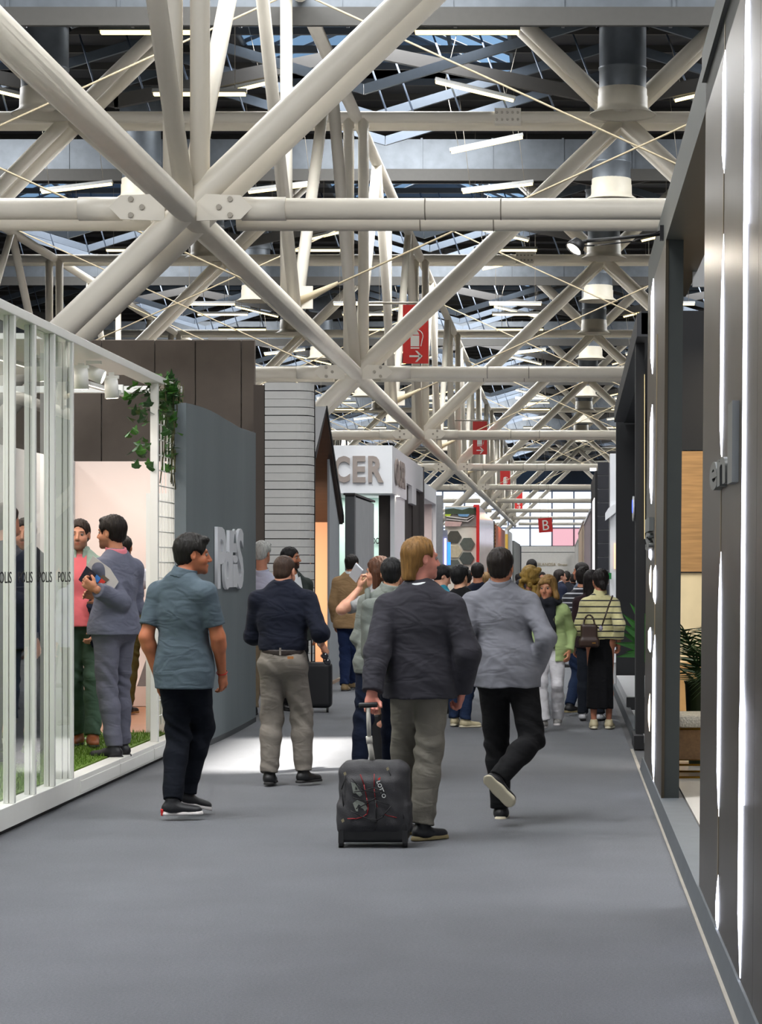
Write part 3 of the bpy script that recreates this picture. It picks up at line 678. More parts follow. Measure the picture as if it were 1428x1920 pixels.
part(oc, 'dark_column', MB().box((-3.36, 48.95, 0), (-3.28, 50.6, 3.42)), M_dk); part(oc, 'dark_column', MB().box((-3.4, 50.65, 0), (-3.3, 52.05, 3.05)), M_dk); part(oc, 'dark_column', MB().box((-3.36, 52.15, 0), (-3.28, 54.55, 3.42)), M_dk)
part(oc, 'end_post', MB().box((-3.3, 54.62, 0), (-3.18, 54.75, 4.0)), mat('grey_post', '6a6664', rough=0.6))
for x in (660, 740): p = at(x, 927, 45.6); part(oc, 'downlight', MB().tube((p.x, 46.2, 3.065), (p.x, 46.2, 3.055), 0.05, n=12), M_spotlens)
area('lettered_booth_light', (-4.2, 46.6, 3.05), (1.4, 1.0), 60, (1, 0.97, 0.92))
# ---------------------------------------------------------------- next booths on the left
pb = empty('pink_white_booth', (-3.2, 58, 0), 'small white booth with pale pink inner wall beyond the lettered booth', 'booth')
part(pb, 'fascia', MB().box((-4.2, 55.2, 3.3), (-3.2, 60.3, 3.66)), M_bw)
part(pb, 'inner_wall', MB().box((-4.2, 60.0, 0), (-3.3, 60.1, 3.3)), mat('pale_pink_wall', 'dccbc8', rough=0.7))
part(pb, 'post', MB().box((-3.3, 60.1, 0), (-3.2, 60.3, 3.3)), M_bw)
part(pb, 'downlight', MB().tube((-3.55, 57.5, 3.295), (-3.55, 57.5, 3.28), 0.07, n=12), M_spotlens)
area('pink_booth_light', (-3.7, 58, 3.25), (0.8, 1.5), 60, (1, 0.93, 0.9))
sb_ = empty('screen_block', (-3.2, 62.5, 0), 'grey block with a glowing blue and white screen, left of hexagon wall', 'display')
part(sb_, 'block', MB().box((-3.4, 62.4, 0), (-3.16, 62.9, 3.6)), mat('concrete_grey', '9c9fa2', rough=0.7, var=0.1))
part(sb_, 'side_block', MB().box((-3.3, 63.0, 0), (-3.06, 63.4, 2.7)), mat('pale_blue_grey', 'a9aebb', rough=0.6))
part(sb_, 'screen', MB().box((-3.13, 62.95, 1.72), (-3.075, 62.995, 2.48)), mat('white_violet_screen', '8890ff', emit='c9c4ff', estr=2.2))
part(sb_, 'screen', MB().box((-3.055, 63.1, 1.78), (-2.98, 63.35, 2.38)), mat('cyan_screen', '4aa8ff', emit='3f8cff', estr=1.4))

hw = empty('hexagon_display', (-2.8, 66, 0), 'cream display wall with five hexagon tiles and a pool poster, red frame post', 'display')
YH = 66.0
part(hw, 'display_wall', MB().box((-3.26, YH, 0), (-2.39, YH + 0.1, 3.42)), mat('cream_wall', 'e4dccd', rough=0.7))
rx = 14.3 * YH / F_PX
for (cx, cy, c) in ((851, 1007, '4d4a40'), (876, 1020, '5d6258'), (852, 1034, 'c6b89b'), (875, 1047, '4b504b'), (851, 1061, '62665f')):
    p = at(cx, cy, YH)
    part(hw, 'hexagon_tile', MB().prism([(p.x + rx * math.cos(math.pi / 3 * i), YH - 0.03, p.z + rx * 0.93 * math.sin(math.pi / 3 * i)) for i in range(6)], (0, 0.03, 0)), mat('hexagon_' + c, c, rough=0.6, var=0.15, scale=12), 0.006)
def pq(e, nm, pts, c, dy): part(e, nm, MB().prism([at(x, y, YH - 0.02 - dy) for x, y in pts], (0, 0.012, 0)), mat('poster_' + c, c, rough=0.7, var=0.25, scale=6))
pq(hw, 'poster', [(834, 951), (893, 951), (893, 987), (834, 987)], '8f8a84', 0); pq(hw, 'poster_sky', [(834, 951), (893, 951), (893, 956), (834, 956)], '9fb2bd', 0.013)
pq(hw, 'poster_trees', [(834, 955), (850, 953), (866, 956), (880, 952), (893, 954), (893, 964), (834, 964)], '3d4a36', 0.026)
pq(hw, 'poster_lawn', [(834, 964), (846, 964), (843, 968), (834, 968)], 'a8bf2c', 0.026); pq(hw, 'poster_pool', [(858, 964), (880, 964), (876, 969), (860, 968)], '6f9cc4', 0.026)
for i in range(3): pq(hw, 'poster_step', [(837, 967.5 + 2.4 * i), (876 - 2 * i, 972 + 2.2 * i), (888, 965.5 + i), (889, 967 + i), (877, 974 + 2.2 * i), (836, 969 + 2.4 * i)], ('e0d8d0', '3a3632', 'd8cfc8')[i], 0.04)
pq(hw, 'poster_paving', [(834, 977), (866, 979), (862, 987), (834, 987)], 'c9a7a0', 0.04)
part(hw, 'red_post', MB().box((-2.39, YH - 0.15, 0.1), (-2.31, YH + 0.05, 3.45)).box((-2.47, YH - 0.15, 3.38), (-2.39, YH + 0.05, 3.45)), M_red)
gp = empty('glossy_pink_wall', (-2.3, 72, 0), 'glossy pale pink booth wall beyond the red post', 'booth wall')
for i in range(3): part(gp, 'wall_panel', MB().box((-2.36, YH + 0.1 + i * 4.5, 0), (-2.31, YH + 0.1 + i * 4.5 + 4.47, 3.4 - i * 0.05)), mat('glossy_pink', 'd3bcc0', rough=0.15, var=0.08))
ow = empty('copper_booth', (-2.3, 86, 0), 'copper coloured booth with warm lamps and a gold studded edge', 'booth')
part(ow, 'copper_wall', MB().box((-2.4, 81, 0), (-2.28, 94, 3.2)), mat('copper_panel', '9c4a24', rough=0.35, var=0.2, scale=2)); part(ow, 'dark_post', MB().box((-2.42, 79.8, 0), (-2.3, 80.6, 3.3)), M_dk)
gs = MB()
for i in range(24): gs.box((-2.295, 80.2, 0.2 + i * 0.125), (-2.28, 80.5, 0.26 + i * 0.125))
part(ow, 'gold_stud', gs, mat('gold_studs', 'c79a3e', metal=0.8, rough=0.3), kind='stuff')
area('copper_light', (-1.9, 86, 3.6), (0.3, 4), 60, (1, 0.55, 0.3), (0, 0.8, 0))
fb = empty('grey_end_booths', (-2.3, 100, 0), 'grey and white booth fronts at the far left end of the aisle', 'booth')
part(fb, 'yellow_edge', MB().box((-2.3, 95, 0), (-2.2, 96, 3.1)), mat('yellow_edge', 'd9b04a', rough=0.5)); part(fb, 'white_block', MB().box((-2.5, 97, 0), (-2.25, 106, 3.3)), M_bw); part(fb, 'grey_block', MB().box((-2.5, 107, 0), (-2.2, 123, 3.0)), mat('grey_booth', '7d8080', rough=0.6))
fw_ = empty('end_wall_sign', (-0.7, 125, 0), 'white wall closing the aisle with faint gold PORCELANOSA Grupo lettering', 'booth wall')
part(fw_, 'wall_panel', MB().box((-2.18, 125, 0), (0.70, 125.2, 2.6)), mat('end_white', 'd9d7d2', rough=0.7)); part(fw_, 'upper_panel', MB().box((-2.18, 125, 2.63), (0.70, 125.2, 2.93)), mat('end_white', 'd9d7d2'))
text_fit('PORCELANOSA', at(988, 1061, 124.98) - fw_.location, (1.50, 0, 0), (0, 0, 0.16), 0.02, mat('faint_gold', 'b8a988', rough=0.5), fw_, 'letter'); text_fit('Grupo', at(1045, 1062, 124.98) - fw_.location, (0.5, 0, 0), (0, 0, 0.16), 0.02, mat('faint_gold', 'b8a988'), fw_, 'letter')
# big windows of the far gable
wn = empty('window_far', (-1, 283.9, 6), kind='structure')
for i in range(-6, 7):
    for j in range(3):
        part(wn, 'pane', MB().box((i * 2.6 - 1.2, 283.85, 4.7 + j * 2.2), (i * 2.6 + 1.2, 283.9, 6.7 + j * 2.2)), mat('frosted_window_pink', 'f3b9c4', emit='ffc4d0', estr=0.9) if (j == 0 and i in (0, 1)) else mat('frosted_window', 'e8f1ff', emit='e6f0ff', estr=1.6))

# ================================================================= RIGHT SIDE
M_bronze = mat('dark_bronze_panel', '453d31', rough=0.34, metal=0.5, var=0.14, scale=1.4, bump=0.05, bscale=30, stretch=(1, 1, 0.2))
M_dgreen = mat('dark_green_grey', '2c3130', rough=0.55, var=0.08)
M_led = mat('led_strip', 'ffffff', emit='e9edff', estr=7)
WX = 0.65; tilt = 0.0085
wx = lambda z: WX + tilt * (z - 0.1)
def wallbox(y0, y1, z0, z1, dx0, dx1):
    """box whose aisle face leans like the booth wall; dx measured from the face"""
    mb = MB(); v = []
    for z in (z0, z1):
        for (x, y) in ((dx0, y0), (dx1, y0), (dx1, y1), (dx0, y1)): v.append((wx(z) + x, y, z))
    return mb.add(v, [(0, 3, 2, 1), (4, 5, 6, 7), (0, 1, 5, 4), (1, 2, 6, 5), (2, 3, 7, 6), (3, 0, 4, 7)])
rb = empty('dark_portal_booth', (0.75, 14, 0), 'dark bronze booth front with vertical light strips, beam and open doorway', 'booth')
part(rb, 'wall_panel', wallbox(4.0, 8.2, 0.1, 3.93, 0, 0.14), M_bronze); part(rb, 'wall_panel', wallbox(8.205, 11.4, 0.1, 3.93, 0, 0.14), M_bronze)
part(rb, 'wall_panel', wallbox(15.81, 17.45, 0.1, 3.80, 0, 0.02), M_bronze); part(rb, 'wall_panel', wallbox(17.455, 19.1, 0.1, 3.80, 0, 0.02), M_bronze)
part(rb, 'pier', wallbox(15.815, 19.1, 0.1, 3.80, 0.02, 0.118), M_dgreen)
part(rb, 'beam', wallbox(4.0, 19.1, 3.80, 4.08, 0.0, 0.3), mat('grey_beam', '3d403e', rough=0.5, var=0.05))
part(rb, 'beam', wallbox(4.0, 11.4, 3.935, 4.08, -0.02, 0.0), mat('grey_beam', '3d403e', rough=0.5))
part(rb, 'plinth', MB().prism([(0.62, 4, 0.0), (0.64, 4, 0.1), (0.80, 4, 0.1), (0.80, 4, 0.0)], (0, 15.3, 0)), mat('plinth_grey', '565b60', rough=0.6, var=0.1))
def led(y, wd, z0, z1, pr, m=None, t0=0.12, t1=0.12):
    """light strip standing proud of the wall, thinning out towards its ends"""
    mb = MB(); n = 7; v = []
    for i in range(n):
        t = i / (n - 1); z = z0 + (z1 - z0) * t; k = min(1, 0.2 + t / max(t0, 1e-3) * 0.8, 0.2 + (1 - t) / max(t1, 1e-3) * 0.8)
        for (x, yy) in ((0.002, y - wd / 2), (0.002, y + wd / 2), (-pr * k, y + wd / 2 * k), (-pr * k, y - wd / 2 * k)): v.append((wx(z) + x, yy, z))
    f = [(i * 4 + j, i * 4 + (j + 1) % 4, i * 4 + 4 + (j + 1) % 4, i * 4 + 4 + j) for i in range(n - 1) for j in range(4)] + [(0, 1, 2, 3), tuple(range(4 * n - 4, 4 * n))]
    part(rb, 'light_strip', mb.add(v, f), m or M_led)
ledz = lambda y, ppm: min(EYE - (y - VPY) / ppm, 3.92)
led(8.76, 0.06, 0.11, 3.92, 0.0075, None, 0.001, 0.001); led(8.76, 0.06, 0.11, 1.5, 0.0095, None, 0.01, 0.3); led(8.76, 0.06, 2.35, 3.92, 0.0095, None, 0.2, 0.01)
for (ya, yb, q0, q1) in ((95, 326, 0.02, 0.03), (440, 868, 0.01, 0.3), (1035, 1530, 0.1, 0.2), (1640, 1743, 0.01, 0.5)): led(10.03, 0.06, ledz(yb, 446), ledz(ya, 446), 0.008, None, q0, q1)
part(rb, 'strip_channel', wallbox(10.02, 10.05, 0.11, 3.9, -0.003, 0.002), mat('strip_channel', '8d7f66', rough=0.4))
for (ya, yb) in ((1060, 1132), (1190, 1466)): led(17.1, 0.1, ledz(yb, 261), ledz(ya, 261), 0.014, None, 0.02, 0.12)
part(rb, 'strip_channel', wallbox(17.08, 17.14, 0.11, 3.3, -0.006, 0.002), mat('strip_channel', '8d7f66'))
for (ya, yb) in ((525, 702), (760, 945), (1024, 1050), (1176, 1222)): led(17.98, 0.12, ledz(yb, 248), ledz(ya, 248), 0.015, None, 0.12, 0.12)
for (ya, yb) in ((1060, 1110), (1300, 1370)): led(17.98, 0.1, ledz(yb, 248), ledz(ya, 248), 0.012, mat('led_dim', 'ffffff', emit='ffe9c8', estr=2), 0.3, 0.3)
M_gl = mat('gunmetal_letter', '777a78', rough=0.35, metal=0.5)
for c, y0, y1, z0, z1 in (('l', 9.02, 9.34, 1.92, 2.20), ('n', 9.36, 9.85, 1.95, 2.06), ('e', 9.87, 10.35, 1.945, 2.065)):
    if c == 'l': part(rb, 'letter', wallbox(9.05, 9.30, 1.94, 2.25, -0.026, 0.0), M_gl)
    else: text_fit(c, Vector((wx(2) - 0.001, y1, z0)) - rb.location, (0, -(y1 - y0), 0), (0, 0, z1 - z0), 0.03, M_gl, rb, 'letter', bold=0.03)
text_fit('S', Vector((wx(2) - 0.001, 18.3, 1.76)) - rb.location, (0, -0.75, 0), (0, 0, 0.13), 0.035, M_gl, rb, 'letter', bold=0.03); part(rb, 'letter', wallbox(17.5, 18.4, 1.90, 2.0, -0.034, 0.0), M_gl)
# interior seen through the doorway
part(rb, 'inner_floor', MB().box((0.81, 11.4, 0.0), (3.0, 20.0, 0.1)), mat('pale_plank_floor', 'c9c6bf', rough=0.35, var=0.1, scale=2, stretch=(6, 1, 1)))
part(rb, 'timber_panel', MB().box((0.78, 20.0, 1.6), (2.6, 20.05, 2.61)), mat('golden_timber', 'a88050', rough=0.5, var=0.35, scale=3, stretch=(1, 1, 16), rot=(0, 0.5, 0)))
part(rb, 'cream_panel', MB().box((0.78, 20.02, 0.1), (2.6, 20.05, 1.59)), mat('cream_tile', 'd9c7a0', rough=0.5, var=0.06))
part(rb, 'tan_panel', MB().box((0.78, 19.98, 0.1), (2.6, 20.015, 0.84)), mat('tan_panel', 'b58c58', rough=0.5, var=0.15))
part(rb, 'black_header', MB().box((0.78, 20.0, 2.62), (2.6, 20.1, 3.78)), M_black)
part(rb, 'white_ceiling_sail', MB().prism([(0.95, 17.5, 3.69), (2.4, 17.5, 3.69), (2.4, 17.5, 4.05), (0.95, 17.5, 4.05)], (0, 0.03, 0)), M_white)
part(rb, 'white_ceiling_sail', MB().prism([(0.98, 13.2, 3.78), (2.6, 13.2, 3.78), (2.6, 16.5, 4.1), (0.98, 16.5, 4.1)], (0, 0, 0.03)), M_white)
area('right_booth_light', (1.9, 18.6, 3.5), (1.0, 1.5), 45, (1, 0.86, 0.66)); area('right_booth_light', (1.7, 13.4, 3.5), (1.0, 2.0), 22, (1, 0.97, 0.92))
bn = empty('gold_bench', (1.0, 17.5, 0.1), 'gold wire framed bench with a white furry seat in the doorway', 'bench')
fr_ = MB(); xa, xb, ya, yb = 0.70, 1.18, 17.3, 17.8
for x in (xa, (0.93), xb):
    for y in (ya, yb): fr_.tube((x, y, 0.1), (x, y, 0.47), 0.008, n=6)
for z in (0.11, 0.2, 0.46):
    fr_.tube((xa, ya, z), (xb, ya, z), 0.008, n=6).tube((xa, yb, z), (xb, yb, z), 0.008, n=6).tube((xa, ya, z), (xa, yb, z), 0.008, n=6).tube((xb, ya, z), (xb, yb, z), 0.008, n=6)
fr_.v = [q + Vector((0.135, 0, 0)) for q in fr_.v]
part(bn, 'frame', fr_, mat('gold_wire', 'b8872f', rough=0.3, metal=0.85)); part(bn, 'seat', MB().box((0.83, 17.27, 0.47), (1.33, 17.83, 0.56)), mat('white_fur', 'dcd5c6', rough=0.95, var=0.25, scale=60, bump=1.0, bscale=70), 0.03)
part(bn, 'rattan_panel', MB().box((0.85, 17.79, 0.2), (1.30, 17.8, 0.45)), mat('tan_rattan', 'c29a70', rough=0.6, var=0.2, scale=40))
pl_ = empty('potted_palm', (1.12, 18.6, 0.1), 'feathery green palm in a dark pot behind the gold bench', 'plant')
part(pl_, 'pot', MB().lathe((1.07, 18.6, 0.1), [(0.001, 0), (0.09, 0.0), (0.12, 0.62), (0.13, 0.65), (0.11, 0.65), (0.10, 0.6), (0.001, 0.58)], 20), mat('dark_green_pot', '2d3a1c', rough=0.6))
M_palm = mat('palm_green', '2c4a22', rough=0.5, var=0.3, scale=20); rp_ = random.Random(5)
for i in range(24):
    an = rp_.uniform(0, 6.28) if i > 10 else rp_.uniform(3.6, 5.6); ln = rp_.uniform(0.75, 1.15); c = Vector((1.07, 18.6, 0.7)); el_ = rp_.uniform(0.55, 1.4)
    mb = MB(pl_.location); pts = []
    for j in range(9):
        t = j / 8; r = ln * t * math.cos(el_) * (1 + 0.25 * t); z = ln * (t * math.sin(el_) * 1.1 - 0.55 * t * t); q_ = c + Vector((r * math.cos(an), r * math.sin(an), z)); q_.x = max(q_.x, 0.86); pts.append(q_)
    mb.path(pts, 0.006, 5)
    for j in range(2, 9):
        d = (pts[j] - pts[j - 1]).normalized(); sd_ = d.cross(Vector((0, 0, 1))).normalized()
        for sg in (-1, 1):
            for q in (0, 0.5):
                if pts[j].x < 0.9: continue
                b0 = pts[j - 1].lerp(pts[j], q); L_ = 0.26 * (1 - 0.4 * abs(j - 4) / 5); tip = b0 + (sd_ * sg * 0.8 + d * 0.7).normalized() * L_ - Vector((0, 0, 0.08)); w_ = d * 0.012
                tip.x = max(tip.x, 0.83); mb.quad(b0 - w_, b0 + w_, tip)
    mb.build('frond', M_palm, pl_)
# arm lamp clamped to the beam above the doorway
al = empty('arm_lamp', at(1240, 437, 16.2), 'lit round floodlight on a black arm above the aisle', 'lamp')
a = at(1242, 437, 16.2); b = at(1100, 452, 16.2); h_ = at(1078, 464, 16.2)
part(al, 'arm', MB().tube(a + Vector((0.06, 0, 0)), b, 0.012, n=8).tube(b, h_ + Vector((0.03, 0, 0.03)), 0.014, n=8), M_black); part(al, 'cable', MB().path([a + Vector((0, 0, 0.02)), a.lerp(b, 0.4) + Vector((0, 0, -0.035)), b + Vector((0.05, 0, -0.03)), h_ + Vector((0.05, 0, 0.01))], 0.005), M_black)
dl = Vector((-0.55, -0.35, -0.75)).normalized()
part(al, 'lamp_head', MB().lathe(h_, [(0.02, -0.06), (0.045, -0.05), (0.062, 0.0), (0.062, 0.02), (0.054, 0.02)], 20, axis=tuple(dl)), M_black); part(al, 'lens', MB().lathe(h_, [(0.055, 0.012), (0.03, 0.018), (0.001, 0.02)], 20, axis=tuple(dl)), mat('flood_lens', 'fff6e8', emit='fff2dc', estr=9))
part(al, 'clamp', MB().box(a - Vector((0.02, 0.03, 0.05)), a + Vector((0.07, 0.03, 0.05))), M_black)
ad = bpy.data.lights.new('arm_lamp_light', 'POINT'); ao = bpy.data.objects.new('arm_lamp_light', ad); COL.objects.link(ao); ao.location = h_ + dl * 0.08; ad.energy = 14; ad.color = (1, 0.92, 0.78); ad.shadow_soft_size = 0.05
# tape along the carpet edge
tag(MB((0.6, 10, 0)).box((0.606, 4.0, -0.011), (0.632, 21.5, 0.004)).build('trim_1', mat('pale_edge_tape', 'a39d92', rough=0.7, var=0.15, scale=4)), kind='structure')

# ---------------------------------------------------------------- black booth further right
kb = empty('black_portal_booth', (0.8, 26, 0), 'black booth with slanting black beam, white step and dark back wall', 'booth')
M_blk2 = mat('matt_black_panel', '17181b', rough=0.6, var=0.15, scale=2)
part(kb, 'post', MB().box((0.665, 21.8, 0.12), (0.745, 22.1, 3.75)), M_blk2); part(kb, 'post_foot', MB().box((0.64, 21.5, 0.0), (0.73, 22.2, 0.12)), M_blk2)
part(kb, 'beam', MB().prism([(0.66, 21.3, 3.70), (0.66, 21.3, 3.91), (0.66, 30.8, 3.70), (0.66, 30.8, 3.53)], (0.14, 0, 0)), mat('charcoal_beam', '303134', rough=0.5))
part(kb, 'header', MB().box((0.70, 21.3, 3.72), (3.0, 21.5, 3.93)), M_blk2); part(kb, 'roof_panel', MB().prism([(0.8, 21.5, 3.72), (3.0, 21.5, 3.72), (3.0, 31.3, 3.55), (0.8, 31.3, 3.55)], (0, 0, 0.05)), M_blk2)
part(kb, 'back_wall', MB().box((0.70, 31.4, 0.0), (3.0, 31.6, 3.62)), M_blk2)
part(kb, 'platform', MB().box((0.735, 22.3, 0.0), (3.0, 26.0, 0.1)), mat('white_step', 'c8c9ca', rough=0.4)); part(kb, 'platform', MB().box((0.70, 26.0, 0.0), (3.0, 31.3, 0.24)), mat('white_step', 'c8c9ca')); part(kb, 'step_edge', MB().box((0.69, 25.9, 0.0), (3.0, 25.99, 0.235)), M_blk2)
part(kb, 'kerb', MB().box((0.66, 22.3, 0.0), (0.73, 31.3, 0.13)), mat('kerb_grey', '4a4e52', rough=0.6))
part(kb, 'light_line', MB().box((0.742, 21.75, 1.9), (0.746, 21.8, 3.4)), mat('thin_light', 'ffe9b0', emit='ffe2a0', estr=0.5))
part(kb, 'round_sign', MB().tube((0.655, 21.95, 2.18), (0.64, 21.95, 2.18), 0.115, n=24), M_white); part(kb, 'sign_glow', MB().tube((0.639, 21.95, 2.2), (0.636, 21.95, 2.2), 0.06, n=16), mat('blue_glow', '4060ff', emit='3a55ff', estr=3))
lp = empty('broadleaf_plant', (1.0, 24.3, 0.1), 'dark pot of broad green leaves beside the black booth post', 'plant')
part(lp, 'pot', MB().lathe((1.0, 24.3, 0.1), [(0.001, 0), (0.12, 0), (0.16, 0.45), (0.14, 0.45), (0.001, 0.42)], 16), M_blk2)
for i, (tx, ty) in enumerate(((1150, 1205), (1156, 1165), (1160, 1185), (1154, 1232), (1166, 1150), (1180, 1130), (1200, 1140), (1210, 1180), (1172, 1222))):
    c = Vector((1.0, 24.3, 0.55)); tip = at(tx, ty, 24.0 + 0.1 * (i % 3)); mid = c.lerp(tip, 0.55) + Vector((0, 0, 0.12)); sdv = (tip - c).cross(Vector((0, 1, 0.2))).normalized() * 0.05
    mb = MB(lp.location); mb.tube(c, c.lerp(mid, 0.5), 0.008, n=5); q0 = c.lerp(mid, 0.5)
    mb.add([q0, mid + sdv, tip, mid - sdv, mid + Vector((0, 0.015, 0.01))], [(0, 1, 4), (1, 2, 4), (2, 3, 4), (3, 0, 4)]); mb.build('leaf', mat('broad_leaf', '3c7a34', rough=0.4, var=0.2, scale=12), lp)
# ---------------------------------------------------------------- far right booths
tb = empty('dark_tiled_booth', (0.8, 46, 0), 'booth front in square dark tiles with a tall lit white panel', 'booth')
M_tile = mat('dark_tile', '2a2b31', rough=0.3, var=0.1)
for r in range(15):
    for c_, (xa, xb) in enumerate(((0.67, 0.878), (0.898, 1.3))):
        part(tb, 'tile', MB().box((xa, 46.0, r * 0.262 - 0.2 if r else 0), (xb, 46.06, (r + 1) * 0.262 - 0.2 - 0.022)), M_tile)
part(tb, 'grout', MB().box((0.67, 46.03, 0), (1.3, 46.1, 3.7)), mat('pale_grout', 'a7a7ab', rough=0.8))
part(tb, 'side_wall', MB().box((0.62, 46.1, 0), (0.67, 53, 3.55)), M_blk2); part(tb, 'light_panel', MB().box((0.612, 46.8, 1.3), (0.62, 49.5, 3.05)), mat('light_panel', 'ffeef0', emit='ffeef2', estr=3))
part(tb, 'lamp', MB().box((0.52, 46.0, 3.55), (0.64, 46.2, 3.6)), mat('lamp_white', 'ffffff', emit='ffffff', estr=3))
wp = empty('white_pillar_stand', (0.9, 42, 0), 'white pillar with a curved white bracket beside the black booth', 'pillar')
part(wp, 'shaft', MB().box((0.83, 42, 0), (0.95, 42.4, 3.68)), M_bw); part(wp, 'bracket', MB().prism([(0.745, 41.9, 2.5), (0.745, 41.9, 2.63), (0.8, 41.9, 2.72), (0.95, 41.9, 2.82), (0.95, 41.9, 2.66)], (0, 0.3, 0)), M_bw)
part(wp, 'lit_strip', MB().box((0.90, 41.97, 1.65), (0.925, 41.995, 2.1)), mat('peach_strip', 'ffcba8', emit='ffc49a', estr=1)); part(wp, 'exit_sign', MB().box((0.80, 41.9, 1.47), (0.85, 41.95, 1.58)), mat('green_sign', '1d7a3e', rough=0.5))
for nm, lb, y0, y1, zt, c in (('grey_booth_front', 'mauve grey booth front, far right of the aisle', 53.2, 70, 2.95, '8a8083'), ('cream_booth_front', 'cream booth front, farthest on the right of the aisle', 71, 96, 3.1, 'b9ae98'), ('white_booth_front', 'white booth front closing the far right end', 97, 124.5, 2.9, 'c9c6c0')):
    e = empty(nm, (0.65, y0, 0), lb, 'booth'); part(e, 'front_panel', MB().box((0.62, y0, 0), (0.8, y1, zt)), mat('front_' + c, c, rough=0.5, var=0.1)); part(e, 'cap_strip', MB().box((0.60, y0, zt), (0.82, y1, zt + 0.06)), M_white); part(e, 'end_board', MB().box((0.8, y0, 0), (2.2, y0 + 0.1, zt)), mat('front_' + c, c))

# ---------------------------------------------------------------- people: smooth implicit bodies turned into one surface per body / garment
A3 = lambda v: np.array(v, np.float32)
def nrm(v):
    v = np.asarray(v, np.float32); return v / (np.linalg.norm(v) + 1e-9)

def axis_pts(lo, hi, h, fine=()):
    out = [lo]; x = lo
    while x < hi:
        st = h
        for (a, b, hf) in fine:
            if a - h < x < b: st = min(st, hf)
        x += st; out.append(x)
    return np.array(out, np.float32)

